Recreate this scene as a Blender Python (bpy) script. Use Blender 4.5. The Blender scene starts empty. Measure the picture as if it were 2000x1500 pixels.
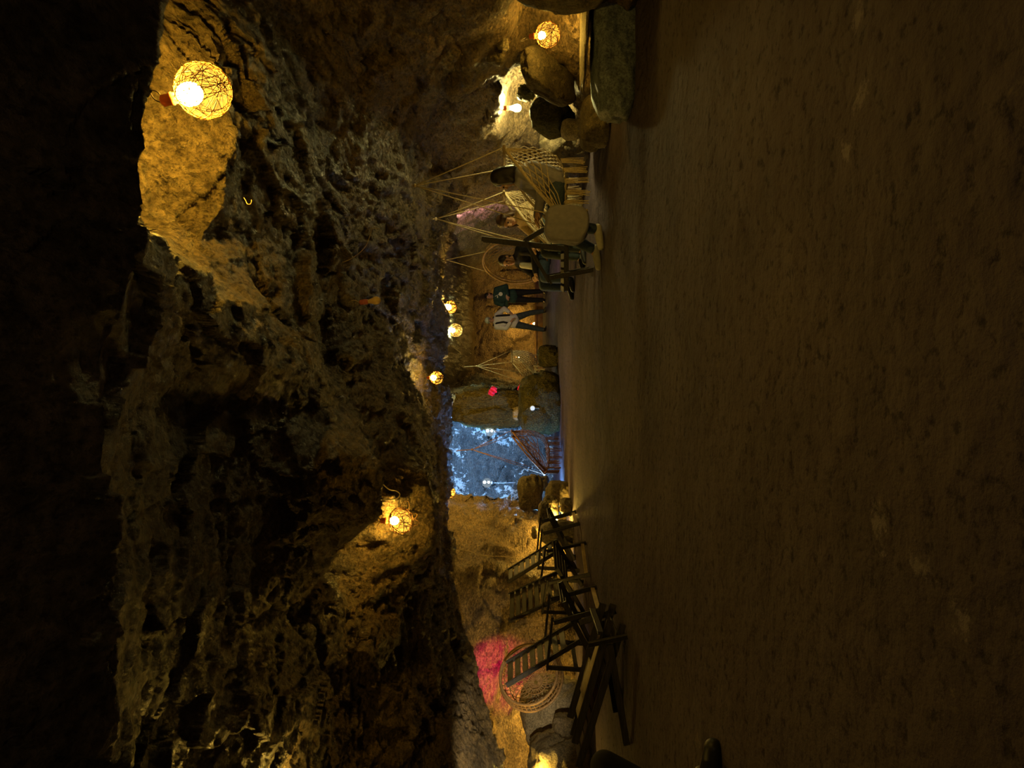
import bpy, bmesh, math, random
import numpy as np
from mathutils import Vector, Matrix, noise

random.seed(7)
PI = math.pi
F = 1389.0      # focal length in pixels of the 2000 px wide frame
H = 0.98        # eye height of the seated photographer
scene = bpy.context.scene
COL = scene.collection


def P(x, y, d):
    """point seen at pixel (x, y) of the sideways photograph at depth d along the cave"""
    return Vector(((750 - y) / F * d, d, H - (x - 1000) / F * d))


def FL(x, y):
    d = H * F / (x - 1000.0)
    return P(x, y, d)


# ---------------------------------------------------------------- materials
def new_mat(name):
    m = bpy.data.materials.new(name)
    m.use_nodes = True
    nt = m.node_tree
    nt.nodes.clear()
    out = nt.nodes.new('ShaderNodeOutputMaterial')
    return m, nt, out


def N(nt, kind, **kw):
    n = nt.nodes.new(kind)
    for k, v in kw.items():
        setattr(n, k, v)
    return n


def ramp(nt, fac, stops):
    r = N(nt, 'ShaderNodeValToRGB')
    els = r.color_ramp.elements
    while len(els) < len(stops):
        els.new(0.5)
    for e, (p, c) in zip(els, stops):
        e.position = p
        e.color = (c[0], c[1], c[2], 1)
    nt.links.new(fac, r.inputs['Fac'])
    return r.outputs['Color']


def rock_mat(name, cols, scale=1.0, rough=0.6, bump=0.6, stretch=(1, 1, 1), bdist=0.03, spec=0.5, pits=0.5):
    m, nt, out = new_mat(name)
    L = nt.links
    geo = N(nt, 'ShaderNodeNewGeometry')
    mp = N(nt, 'ShaderNodeMapping')
    mp.inputs['Scale'].default_value = stretch
    L.new(geo.outputs['Position'], mp.inputs['Vector'])
    big = N(nt, 'ShaderNodeTexNoise')
    big.inputs['Scale'].default_value = 1.3 * scale
    big.inputs['Detail'].default_value = 6
    big.inputs['Roughness'].default_value = 0.62
    L.new(mp.outputs[0], big.inputs['Vector'])
    fine = N(nt, 'ShaderNodeTexNoise')
    fine.inputs['Scale'].default_value = 16 * scale
    fine.inputs['Detail'].default_value = 9
    fine.inputs['Roughness'].default_value = 0.68
    L.new(mp.outputs[0], fine.inputs['Vector'])
    vor = N(nt, 'ShaderNodeTexVoronoi')
    vor.inputs['Scale'].default_value = 22 * scale
    L.new(mp.outputs[0], vor.inputs['Vector'])
    n = len(cols)
    c1 = ramp(nt, big.outputs['Fac'], [(0.28 + 0.44 * i / max(1, n - 1), c) for i, c in enumerate(cols)])
    sp = ramp(nt, fine.outputs['Fac'], [(0.36, (0.3, 0.3, 0.3)), (0.66, (1.3, 1.3, 1.3))])
    mx = N(nt, 'ShaderNodeMix', data_type='RGBA', blend_type='MULTIPLY')
    mx.inputs[0].default_value = 0.8
    L.new(c1, mx.inputs[6])
    L.new(sp, mx.inputs[7])
    pitn = N(nt, 'ShaderNodeTexNoise')
    pitn.inputs['Scale'].default_value = 42 * scale
    pitn.inputs['Detail'].default_value = 7
    pitn.inputs['Roughness'].default_value = 0.72
    L.new(mp.outputs[0], pitn.inputs['Vector'])
    pc = ramp(nt, pitn.outputs['Fac'], [(0.37, (0.22, 0.2, 0.18)), (0.5, (0.95, 0.95, 0.95)), (0.66, (1.3, 1.3, 1.25))])
    mxp = N(nt, 'ShaderNodeMix', data_type='RGBA', blend_type='MULTIPLY')
    mxp.inputs[0].default_value = 0.85
    L.new(mx.outputs[2], mxp.inputs[6])
    L.new(pc, mxp.inputs[7])
    mx = mxp
    b = N(nt, 'ShaderNodeBsdfPrincipled')
    L.new(mx.outputs[2], b.inputs['Base Color'])
    b.inputs['Specular IOR Level'].default_value = spec
    rr = N(nt, 'ShaderNodeMapRange')
    rr.inputs[1].default_value = 0.3
    rr.inputs[2].default_value = 0.7
    rr.inputs[3].default_value = rough - 0.2
    rr.inputs[4].default_value = rough + 0.2
    L.new(fine.outputs['Fac'], rr.inputs[0])
    L.new(rr.outputs[0], b.inputs['Roughness'])
    hsum0 = N(nt, 'ShaderNodeMath', operation='MULTIPLY_ADD')
    L.new(vor.outputs['Distance'], hsum0.inputs[0])
    hsum0.inputs[1].default_value = pits
    L.new(fine.outputs['Fac'], hsum0.inputs[2])
    grain = N(nt, 'ShaderNodeTexNoise')
    grain.inputs['Scale'].default_value = 70 * scale
    grain.inputs['Detail'].default_value = 6
    grain.inputs['Roughness'].default_value = 0.7
    L.new(mp.outputs[0], grain.inputs['Vector'])
    hsum = N(nt, 'ShaderNodeMath', operation='MULTIPLY_ADD')
    L.new(grain.outputs['Fac'], hsum.inputs[0])
    hsum.inputs[1].default_value = 0.5
    L.new(hsum0.outputs[0], hsum.inputs[2])
    bp = N(nt, 'ShaderNodeBump')
    bp.inputs['Strength'].default_value = bump
    bp.inputs['Distance'].default_value = bdist
    L.new(hsum.outputs[0], bp.inputs['Height'])
    L.new(bp.outputs[0], b.inputs['Normal'])
    L.new(b.outputs[0], out.inputs[0])
    return m


def plain_mat(name, col, rough=0.6, spec=0.4, var=0.25, scale=30, bump=0.15, stretch=(1, 1, 1), metal=0.0, sheen=0.0):
    m, nt, out = new_mat(name)
    L = nt.links
    tc = N(nt, 'ShaderNodeTexCoord')
    mp = N(nt, 'ShaderNodeMapping')
    mp.inputs['Scale'].default_value = stretch
    L.new(tc.outputs['Object'], mp.inputs['Vector'])
    t = N(nt, 'ShaderNodeTexNoise')
    t.inputs['Scale'].default_value = scale
    t.inputs['Detail'].default_value = 5
    L.new(mp.outputs[0], t.inputs['Vector'])
    lo = [max(0, c * (1 - var)) for c in col]
    hi = [c * (1 + var) for c in col]
    c = ramp(nt, t.outputs['Fac'], [(0.3, lo), (0.7, hi)])
    b = N(nt, 'ShaderNodeBsdfPrincipled')
    L.new(c, b.inputs['Base Color'])
    b.inputs['Roughness'].default_value = rough
    b.inputs['Specular IOR Level'].default_value = spec
    b.inputs['Metallic'].default_value = metal
    bp = N(nt, 'ShaderNodeBump')
    bp.inputs['Strength'].default_value = bump
    bp.inputs['Distance'].default_value = 0.01
    L.new(t.outputs['Fac'], bp.inputs['Height'])
    L.new(bp.outputs[0], b.inputs['Normal'])
    L.new(b.outputs[0], out.inputs[0])
    return m


def emit_mat(name, col, strength, light=True):
    m, nt, out = new_mat(name)
    e = N(nt, 'ShaderNodeEmission')
    e.inputs['Color'].default_value = (*col, 1)
    e.inputs['Strength'].default_value = strength
    nt.links.new(e.outputs[0], out.inputs[0])
    if not light:
        m.cycles.emission_sampling = 'NONE'
    return m


def shell_mat(name, col, strength, clear):
    """thin translucent lamp shell: lets the bulb show through and glows itself"""
    m, nt, out = new_mat(name)
    e = N(nt, 'ShaderNodeEmission')
    e.inputs['Color'].default_value = (*col, 1)
    e.inputs['Strength'].default_value = strength
    t = N(nt, 'ShaderNodeBsdfTransparent')
    mx = N(nt, 'ShaderNodeMixShader')
    mx.inputs[0].default_value = 1 - clear
    nt.links.new(t.outputs[0], mx.inputs[1])
    nt.links.new(e.outputs[0], mx.inputs[2])
    nt.links.new(mx.outputs[0], out.inputs[0])
    m.cycles.emission_sampling = 'NONE'
    return m


BROWN = [(0.05, 0.034, 0.018), (0.16, 0.105, 0.055), (0.24, 0.165, 0.09), (0.13, 0.105, 0.075)]
M = {}
M['ceiling'] = rock_mat('ceiling_rock', [(0.04, 0.030, 0.017), (0.17, 0.12, 0.055), (0.25, 0.178, 0.085), (0.15, 0.112, 0.07)], 1.0, 0.5, 1.0, (1.2, 0.8, 1.3), 0.085, 0.4, 0.6)
M['wall'] = rock_mat('wall_rock', [(0.07, 0.05, 0.03), (0.2, 0.14, 0.075), (0.28, 0.2, 0.11), (0.2, 0.17, 0.12)], 0.9, 0.62, 1.0, (1, 1, 1.6), 0.05, 0.4, 0.7)
M['bluewall'] = rock_mat('grey_wall_rock', [(0.03, 0.03, 0.03), (0.12, 0.115, 0.11), (0.2, 0.19, 0.18), (0.07, 0.07, 0.07)], 1.2, 0.6, 1.0, (1.0, 1, 2.2), 0.06, 0.4, 0.8)


def add_crust(m):
    """white mineral crust in scattered patches"""
    nt = m.node_tree; L = nt.links
    b = next(n for n in nt.nodes if n.type == 'BSDF_PRINCIPLED')
    src = b.inputs['Base Color'].links[0].from_socket
    geo = N(nt, 'ShaderNodeNewGeometry')
    t = N(nt, 'ShaderNodeTexNoise'); t.inputs['Scale'].default_value = 1.7; t.inputs['Detail'].default_value = 3
    f = N(nt, 'ShaderNodeTexNoise'); f.inputs['Scale'].default_value = 9; f.inputs['Detail'].default_value = 6; f.inputs['Roughness'].default_value = 0.7
    L.new(geo.outputs['Position'], t.inputs['Vector']); L.new(geo.outputs['Position'], f.inputs['Vector'])
    ad = N(nt, 'ShaderNodeMath', operation='MULTIPLY_ADD')
    L.new(f.outputs['Fac'], ad.inputs[0]); ad.inputs[1].default_value = 1.3; L.new(t.outputs['Fac'], ad.inputs[2])
    k = ramp(nt, ad.outputs[0], [(0.0, (0, 0, 0)), (1.0, (1, 1, 1))])
    mr = N(nt, 'ShaderNodeMapRange'); mr.inputs[1].default_value = 1.22; mr.inputs[2].default_value = 1.32
    L.new(ad.outputs[0], mr.inputs[0])
    mx = N(nt, 'ShaderNodeMix', data_type='RGBA')
    L.new(mr.outputs[0], mx.inputs[0]); L.new(src, mx.inputs[6]); mx.inputs[7].default_value = (0.8, 0.8, 0.78, 1)
    L.new(mx.outputs[2], b.inputs['Base Color'])


add_crust(M['bluewall'])
M['boulder'] = rock_mat('boulder_rock', [(0.06, 0.048, 0.028), (0.13, 0.105, 0.06), (0.18, 0.14, 0.085)], 2.0, 0.7, 0.6, (1, 1, 1), 0.02, 0.3, 0.4)


# ---------------------------------------------------------------- object helpers
def link(o, parent=None):
    COL.objects.link(o)
    if parent is not None:
        o.parent = parent
        o.matrix_parent_inverse = parent.matrix_world.inverted()
    return o


def tag(o, label=None, cat=None, group=None, kind=None):
    if label: o['label'] = label
    if cat: o['category'] = cat
    if group: o['group'] = group
    if kind: o['kind'] = kind
    return o


def thing(name, label, cat, loc=(0, 0, 0), rz=0.0, group=None):
    o = bpy.data.objects.new(name, None)
    o.empty_display_size = 0.1
    COL.objects.link(o)
    o.matrix_world = Matrix.Translation(Vector(loc)) @ Matrix.Rotation(rz, 4, 'Z')
    o.rotation_euler = (0, 0, rz)
    o.location = loc
    return tag(o, label, cat, group)


class MB:
    """collects shapes, builds one mesh object"""
    def __init__(self):
        self.bm = bmesh.new()

    def tube(self, pts, r, seg=8, r2=None, closed=False):
        pts = [Vector(p) for p in pts]
        n = len(pts)
        rings = []
        up = None
        for i, p in enumerate(pts):
            if closed:
                t = pts[(i + 1) % n] - pts[i - 1]
            else:
                t = pts[min(i + 1, n - 1)] - pts[max(i - 1, 0)]
            if t.length < 1e-9: t = Vector((0, 0, 1))
            t.normalize()
            if up is None:
                up = Vector((0, 0, 1)) if abs(t.z) < 0.9 else Vector((1, 0, 0))
            a = t.cross(up)
            if a.length < 1e-6: a = t.orthogonal()
            a.normalize()
            b = a.cross(t).normalized()
            up = b
            rr = r if r2 is None else r + (r2 - r) * i / max(1, n - 1)
            rings.append([self.bm.verts.new(p + (a * math.cos(k * 2 * PI / seg) + b * math.sin(k * 2 * PI / seg)) * rr) for k in range(seg)])
        m = n if closed else n - 1
        for i in range(m):
            A, B = rings[i], rings[(i + 1) % n]
            for k in range(seg):
                self.bm.faces.new((A[k], A[(k + 1) % seg], B[(k + 1) % seg], B[k]))
        if not closed:
            self.bm.faces.new(rings[0][::-1])
            self.bm.faces.new(rings[-1])
        return self

    def bar(self, a, b, w, h, up=(0, 0, 1)):
        """rectangular bar from a to b, w across, h along up"""
        a, b = Vector(a), Vector(b)
        t = (b - a).normalized()
        u = Vector(up)
        s = t.cross(u)
        if s.length < 1e-5: s = t.orthogonal()
        s.normalize()
        u = s.cross(t).normalized()
        c = min(w, h) * 0.12
        def ring(p):
            o = []
            for (i, j) in ((-1, -1), (1, -1), (1, 1), (-1, 1)):
                for q in ((1, 0), (0, 1)) if i * j > 0 else ((0, 1), (1, 0)):
                    o.append(p + s * (i * (w / 2 - c * q[0])) + u * (j * (h / 2 - c * q[1])))
            return o
        R = [[self.bm.verts.new(v) for v in ring(p)] for p in (a, b)]
        k = len(R[0])
        for i in range(k):
            self.bm.faces.new((R[0][i], R[0][(i + 1) % k], R[1][(i + 1) % k], R[1][i]))
        self.bm.faces.new(R[0][::-1])
        self.bm.faces.new(R[1])
        return self

    def ball(self, c, r, seg=16, rings=10, sc=(1, 1, 1), rot=None):
        mat = Matrix.Translation(Vector(c)) @ (rot.to_4x4() if rot else Matrix.Identity(4)) @ Matrix.Diagonal((*[r * s for s in sc], 1))
        bmesh.ops.create_uvsphere(self.bm, u_segments=seg, v_segments=rings, radius=1, matrix=mat)
        return self

    def lathe(self, prof, seg=24, mat=None):
        """profile of (radius, z)"""
        rings = []
        mat = mat or Matrix.Identity(4)
        for (r, z) in prof:
            rings.append([self.bm.verts.new(mat @ Vector((r * math.cos(k * 2 * PI / seg), r * math.sin(k * 2 * PI / seg), z))) for k in range(seg)])
        for A, B in zip(rings[:-1], rings[1:]):
            for k in range(seg):
                self.bm.faces.new((A[k], A[(k + 1) % seg], B[(k + 1) % seg], B[k]))
        self.bm.faces.new(rings[0][::-1])
        self.bm.faces.new(rings[-1])
        return self

    def build(self, name, mat, parent=None, smooth=False, world=True):
        me = bpy.data.meshes.new(name)
        bmesh.ops.recalc_face_normals(self.bm, faces=self.bm.faces)
        self.bm.to_mesh(me)
        self.bm.free()
        if smooth:
            me.polygons.foreach_set('use_smooth', [True] * len(me.polygons))
        o = bpy.data.objects.new(name, me)
        me.materials.append(mat)
        COL.objects.link(o)
        if parent is not None:
            o.parent = parent           # coordinates are the parent's own
        return o


# ---------------------------------------------------------------- rock displacement
def facet(p, seed=0.0):
    """blocky relief: every cell is a tilted plane"""
    q = Vector((p[0] + seed, p[1] - seed, p[2] + 2 * seed))
    d, pts = noise.voronoi(q)
    c = pts[0]
    v = noise.random_unit_vector
    g = noise.cell_vector(Vector((c[0] * 17.3, c[1] * 13.1, c[2] * 11.7)))
    rel = q - Vector(c)
    return (g[2] - 0.5) * 0.9 + (rel[0] * (g[0] - 0.5) + rel[1] * (g[1] - 0.5) + rel[2] * (g[2] - .5)) * 1.3


def rockheight(p, big=0.10, mid=0.05, small=0.015, fs=1.4, stretch=(1, 1, 1)):
    q = Vector((p[0] * stretch[0], p[1] * stretch[1], p[2] * stretch[2]))
    w = q + noise.noise_vector(q * 2.1) * 0.18
    h = big * noise.fractal(q * 0.7, 0.9, 2.0, 3)
    h += mid * facet(w * fs)
    h += mid * 0.5 * facet(w * fs * 2.7, 3.3)
    h += small * (noise.ridged_multi_fractal(q * 7.0, 0.9, 2.1, 4, 1.0, 2.0) - 1.0)
    return h


def grid_mesh(name, A, mat, height=None, kind=None, sign=1, smooth=True, fade=None):
    """A: array n x m x 3; displaced along its normals"""
    n, m, _ = A.shape
    du = np.gradient(A, axis=0)
    dv = np.gradient(A, axis=1)
    nr = np.cross(du, dv)
    ln = np.linalg.norm(nr, axis=2, keepdims=True)
    nr = nr / np.maximum(ln, 1e-9) * sign
    # soften the normals so that sharp lips do not tear
    for _i in range(3):
        nr = (nr + np.roll(nr, 1, 0) + np.roll(nr, -1, 0) + np.roll(nr, 1, 1) + np.roll(nr, -1, 1)) / 5
    ln = np.linalg.norm(nr, axis=2, keepdims=True)
    nr = nr / np.maximum(ln, 1e-9)
    B = A.copy()
    if height:
        for i in range(n):
            for j in range(m):
                h = height(A[i, j])
                if fade: h *= fade(A[i, j])
                B[i, j] += nr[i, j] * h
    me = bpy.data.meshes.new(name)
    vs = B.reshape(-1, 3)
    idx = np.arange(n * m).reshape(n, m)
    fs = np.stack([idx[:-1, :-1], idx[1:, :-1], idx[1:, 1:], idx[:-1, 1:]], axis=-1).reshape(-1, 4)
    me.from_pydata(vs.tolist(), [], fs.tolist())
    if smooth:
        me.polygons.foreach_set('use_smooth', [True] * len(me.polygons))
    me.materials.append(mat)
    o = bpy.data.objects.new(name, me)
    COL.objects.link(o)
    if kind: o['kind'] = kind
    return o


# ---------------------------------------------------------------- ceiling
# every column: rows of (x pixel, depth) from overhead to beyond the far lip
COLS = [
    (0,    [(0, 1.22), (250, 1.59), (90, 2.20), (262, 2.75), (380, 3.10), (450, 3.50), (560, 4.20), (650, 4.9), (710, 5.1), (800, 5.3), (870, 5.5), (920, 5.65), (952, 5.75), (960, 6.2), (960, 7.0), (960, 9)]),
    (100,  [(0, 1.22), (268, 1.58), (78, 2.20), (262, 2.80), (440, 3.12), (480, 3.50), (560, 4.20), (650, 5.0), (710, 5.5), (800, 5.9), (870, 6.2), (920, 6.4), (958, 6.6), (965, 7.0), (965, 8.0), (965, 10)]),
    (170,  [(0, 1.22), (298, 1.55), (72, 2.20), (262, 2.80), (452, 3.15), (480, 3.50), (560, 4.20), (650, 5.1), (715, 5.7), (800, 6.3), (860, 6.7), (915, 7.0), (960, 7.3), (965, 7.8), (965, 9.0), (965, 11)]),
    (235,  [(0, 1.22), (298, 1.52), (72, 2.20), (270, 2.80), (458, 3.15), (480, 3.50), (560, 4.20), (640, 5.2), (710, 5.9), (780, 6.8), (845, 7.4), (905, 8.0), (958, 8.4), (965, 8.9), (962, 10.0), (965, 12)]),
    (300,  [(0, 1.22), (288, 1.55), (75, 2.20), (280, 2.80), (458, 3.15), (485, 3.55), (560, 4.20), (640, 5.3), (700, 5.9), (760, 6.8), (830, 7.9), (890, 8.8), (945, 9.4), (940, 10.2), (940, 11.5), (945, 14)]),
    (400,  [(0, 1.22), (288, 1.55), (80, 2.20), (290, 2.80), (440, 3.10), (490, 3.55), (560, 4.20), (640, 5.3), (700, 6.0), (750, 6.8), (810, 8.2), (860, 9.8), (900, 11.2), (880, 12.0), (885, 14), (920, 20)]),
    (465,  [(0, 1.22), (300, 1.55), (100, 2.15), (300, 2.70), (398, 2.95), (480, 3.55), (560, 4.20), (640, 5.3), (690, 6.0), (745, 6.8), (800, 8.2), (845, 10.0), (882, 11.8), (862, 12.6), (872, 15), (925, 22)]),
    (500,  [(0, 1.22), (303, 1.54), (322, 2.02), (335, 2.40), (432, 2.95), (490, 3.55), (565, 4.15), (640, 5.3), (690, 6.0), (742, 6.8), (798, 8.2), (842, 10.0), (875, 11.9), (857, 12.6), (868, 15), (925, 23)]),
    (530,  [(0, 1.22), (305, 1.53), (342, 2.03), (410, 2.42), (440, 2.95), (500, 3.55), (570, 4.15), (642, 5.3), (690, 6.0), (741, 6.8), (797, 8.2), (841, 10.0), (873, 11.9), (855, 12.6), (867, 15), (925, 23)]),
    (585,  [(0, 1.22), (290, 1.51), (350, 2.04), (432, 2.45), (500, 3.00), (520, 3.60), (580, 4.15), (645, 5.3), (690, 6.0), (740, 6.8), (795, 8.2), (840, 10.0), (870, 12.0), (852, 12.7), (866, 15), (925, 23)]),
    (645,  [(0, 1.22), (258, 1.50), (335, 2.02), (425, 2.45), (530, 3.05), (560, 3.62), (590, 4.15), (642, 5.2), (690, 6.0), (740, 6.8), (795, 8.2), (840, 10.0), (868, 12.0), (852, 12.7), (866, 15), (925, 23)]),
    (720,  [(0, 1.22), (242, 1.50), (315, 2.00), (400, 2.42), (520, 3.02), (595, 3.72), (615, 4.15), (650, 5.1), (700, 5.9), (745, 6.8), (800, 8.2), (838, 10.0), (862, 11.8), (850, 12.6), (858, 15), (925, 23)]),
    (800,  [(0, 1.22), (235, 1.46), (275, 1.95), (345, 2.40), (445, 2.90), (560, 3.65), (610, 4.15), (675, 5.1), (720, 5.8), (770, 6.6), (815, 8.0), (850, 9.8), (881, 11.5), (840, 12.3), (800, 14), (850, 20)]),
    (880,  [(0, 1.22), (230, 1.46), (275, 1.95), (350, 2.40), (445, 2.90), (535, 3.40), (620, 3.80), (710, 4.25), (712, 5.2), (800, 6.3), (840, 7.8), (860, 9.4), (881, 11.2), (838, 12.0), (790, 14), (850, 20)]),
    (930,  [(0, 1.22), (230, 1.46), (275, 1.95), (350, 2.40), (445, 2.90), (540, 3.35), (640, 3.75), (742, 4.10), (702, 5.25), (830, 6.0), (848, 7.6), (862, 9.2), (879, 11.0), (838, 11.8), (790, 14), (850, 20)]),
    (1000, [(0, 1.22), (235, 1.46), (280, 1.95), (350, 2.40), (445, 2.90), (535, 3.35), (632, 3.75), (733, 4.10), (700, 5.30), (842, 6.0), (852, 7.6), (864, 9.2), (880, 10.8), (838, 11.8), (790, 14), (850, 20)]),
    (1060, [(0, 1.22), (240, 1.46), (285, 1.95), (355, 2.40), (445, 2.90), (525, 3.30), (590, 3.70), (655, 4.15), (655, 5.25), (842, 6.0), (852, 7.6), (866, 9.0), (884, 10.4), (845, 11.3), (820, 13), (850, 20)]),
    (1115, [(0, 1.22), (240, 1.46), (285, 1.95), (360, 2.40), (445, 2.90), (520, 3.30), (575, 3.75), (630, 4.20), (640, 5.05), (800, 5.9), (842, 7.3), (868, 8.7), (888, 9.8), (850, 10.8), (830, 13), (850, 20)]),
    (1200, [(0, 1.22), (235, 1.46), (280, 1.95), (360, 2.40), (440, 2.85), (520, 3.40), (590, 4.05), (660, 4.75), (700, 5.2), (770, 5.8), (830, 6.8), (870, 7.9), (900, 8.9), (865, 10.0), (850, 12), (850, 20)]),
    (1300, [(0, 1.22), (225, 1.46), (280, 1.95), (360, 2.40), (440, 2.85), (520, 3.40), (590, 4.00), (655, 4.65), (700, 5.1), (770, 5.7), (835, 6.6), (885, 7.4), (928, 8.2), (890, 9.4), (880, 12), (850, 20)]),
    (1400, [(0, 1.22), (215, 1.46), (280, 1.95), (360, 2.40), (450, 2.85), (520, 3.40), (590, 3.95), (655, 4.60), (710, 5.1), (790, 5.6), (850, 6.3), (905, 7.0), (950, 7.6), (910, 8.9), (890, 12), (850, 20)]),
    (1500, [(0, 1.22), (205, 1.46), (280, 1.95), (360, 2.40), (450, 2.85), (520, 3.40), (590, 3.90), (660, 4.55), (720, 5.0), (800, 5.5), (870, 6.0), (935, 6.6), (990, 7.2), (930, 8.4), (900, 12), (850, 20)]),
]


def build_ceiling():
    ys = [c[0] for c in COLS]
    rows = np.array([c[1] for c in COLS], float)          # cols, rows, 2
    ycols = list(np.linspace(-1500, -60, 24)) + list(np.linspace(-40, 1540, 430)) + list(np.linspace(1570, 3100, 24))
    xd = np.stack([np.stack([np.interp(ycols, ys, rows[:, r, k]) for r in range(rows.shape[1])], 1) for k in (0, 1)], 2)
    cols = []
    for ci, y in enumerate(ycols):
        pts = []
        for (x, d) in xd[ci]:
            X = (750 - y) / F * max(d, 2.0)
            pts.append(((X), d, H + (1000 - x) / F * d))
        X0 = pts[0][0]
        pts = [(X0 * 1.0, -2.5, 1.95), (X0, -0.6, 1.9), (X0, 0.5, 1.85)] + pts
        cols.append(pts)
    C = np.array(cols)                                     # cols, R, 3
    sub = [6, 8, 14, 34, 24, 22, 26, 22, 26, 26, 26, 22, 26, 26, 26, 26, 14, 14, 10]
    R = C.shape[1]
    out = []
    for r in range(R - 1):
        k = sub[r] if r < len(sub) else 10
        for s in range(k):
            t = s / k
            out.append(C[:, r] * (1 - t) + C[:, r + 1] * t)
    out.append(C[:, -1])
    A = np.stack(out, 1)

    def h(p):
        a = 0.55 + min(1.0, max(0.0, p[1] / 6.0)) * 0.6
        return a * rockheight(p, 0.07, 0.07, 0.02, 1.7, (1.25, 0.8, 1.0)) + 0.010 * a * facet((p[0] * 9.5, p[1] * 6.0, p[2] * 9.5), 1.7) \
            + 0.035 * a * min(1, max(0, (p[0] + 0.3) / 0.8)) * min(1, max(0, (p[1] - 2.9) / 0.6)) * facet((p[0] * 6.5 + p[1] * 0.5, p[1] * 1.1, p[2] * 4.0), 4.1)
    return grid_mesh('ceiling', A, M['ceiling'], h, 'structure', sign=1)


build_ceiling()


# ---------------------------------------------------------------- walls
def wall(name, path, z0, z1, mat, nu, nv, lean=None, inset=None, amp=(0.12, 0.10, 0.03, 1.2), sign=1, stretch=(1, 1, 1)):
    pts = [Vector((x, y, 0)) for x, y in path]
    seg = [(b - a).length for a, b in zip(pts[:-1], pts[1:])]
    tot = sum(seg)
    cum = [0]
    for s in seg: cum.append(cum[-1] + s)
    us = np.linspace(0, tot, nu)
    xs = np.interp(us, cum, [p.x for p in pts])
    ys = np.interp(us, cum, [p.y for p in pts])
    ker = np.ones(5) / 5
    xs[2:-2] = np.convolve(xs, ker, 'valid')
    ys[2:-2] = np.convolve(ys, ker, 'valid')
    zs = np.linspace(z0, z1, nv)
    A = np.zeros((nu, nv, 3))
    tx, ty = np.gradient(xs), np.gradient(ys)
    for i in range(nu):
        l = math.hypot(tx[i], ty[i]) or 1
        nx, ny = ty[i] / l * sign, -tx[i] / l * sign       # away from the cave
        for j, z in enumerate(zs):
            o = 0.0
            if lean: o += lean(xs[i], ys[i], z)
            if inset: o += inset(xs[i], ys[i], z)
            A[i, j] = (xs[i] + nx * o, ys[i] + ny * o, z)
    return grid_mesh(name, A, mat, lambda p: rockheight(p, *amp, stretch), 'structure')


def bump2(y, z, cy, cz, ry, rz, p=4):
    q = (abs((y - cy) / ry)) ** p + (abs((z - cz) / rz)) ** p
    return 1.0 / (1.0 + q ** 1.6)


def right_inset(x, y, z):
    o = 0.55 * bump2(y, z, 6.05, 0.74, 0.52, 0.26)
    o += 0.60 * bump2(y, z, 8.05, 0.72, 0.85, 0.36)
    o += 0.30 * bump2(y, z, 9.9, 0.55, 0.5, 0.3)
    o -= 0.12 * math.exp(-((z - 0.05) / 0.25) ** 2)
    o -= 0.35 * max(0, z - 1.25)
    return o


wall('wall_right', [(3.6, -2.5), (3.3, 2), (3.05, 4.5), (2.98, 6), (3.0, 7.5), (2.95, 9), (3.15, 11), (3.3, 13), (3.7, 16), (3.85, 20), (3.7, 23), (3.2, 23.8)], -0.15, 3.4, M['wall'], 420, 90,
     inset=right_inset, amp=(0.10, 0.08, 0.03, 1.9), sign=1)
wall('wall_left', [(-2.35, 13.9), (-2.4, 13.2), (-2.65, 12.3), (-3.2, 11.4), (-4.2, 11.0), (-5.6, 10.2), (-6.4, 8.5), (-6.6, 4), (-6.4, -2.5)], -0.15, 2.4, M['wall'], 330, 90,
     lean=lambda x, y, z: -0.10 * z, amp=(0.14, 0.12, 0.035, 1.3), sign=1)
wall('wall_alcove', [(-0.2, 16.9), (-0.25, 16.3), (-0.6, 16.15), (-1.0, 16.3), (-1.3, 16.7), (-1.8, 16.8), (-2.5, 16.7), (-2.95, 16.1), (-2.95, 15.0), (-2.3, 13.7)], -0.15, 3.6, M['bluewall'], 260, 100,
     amp=(0.2, 0.17, 0.05, 1.5), sign=1, stretch=(1.2, 1, 1.0))
wall('wall_back', [(3.6, 22.8), (3.0, 23.5), (2.0, 23.4), (1.0, 23.2), (0.3, 22.4), (-0.05, 19.5), (-0.2, 16.6)], -0.15, 3.6, M['wall'], 220, 100,
     amp=(0.2, 0.16, 0.04, 1.0), sign=1)


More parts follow.
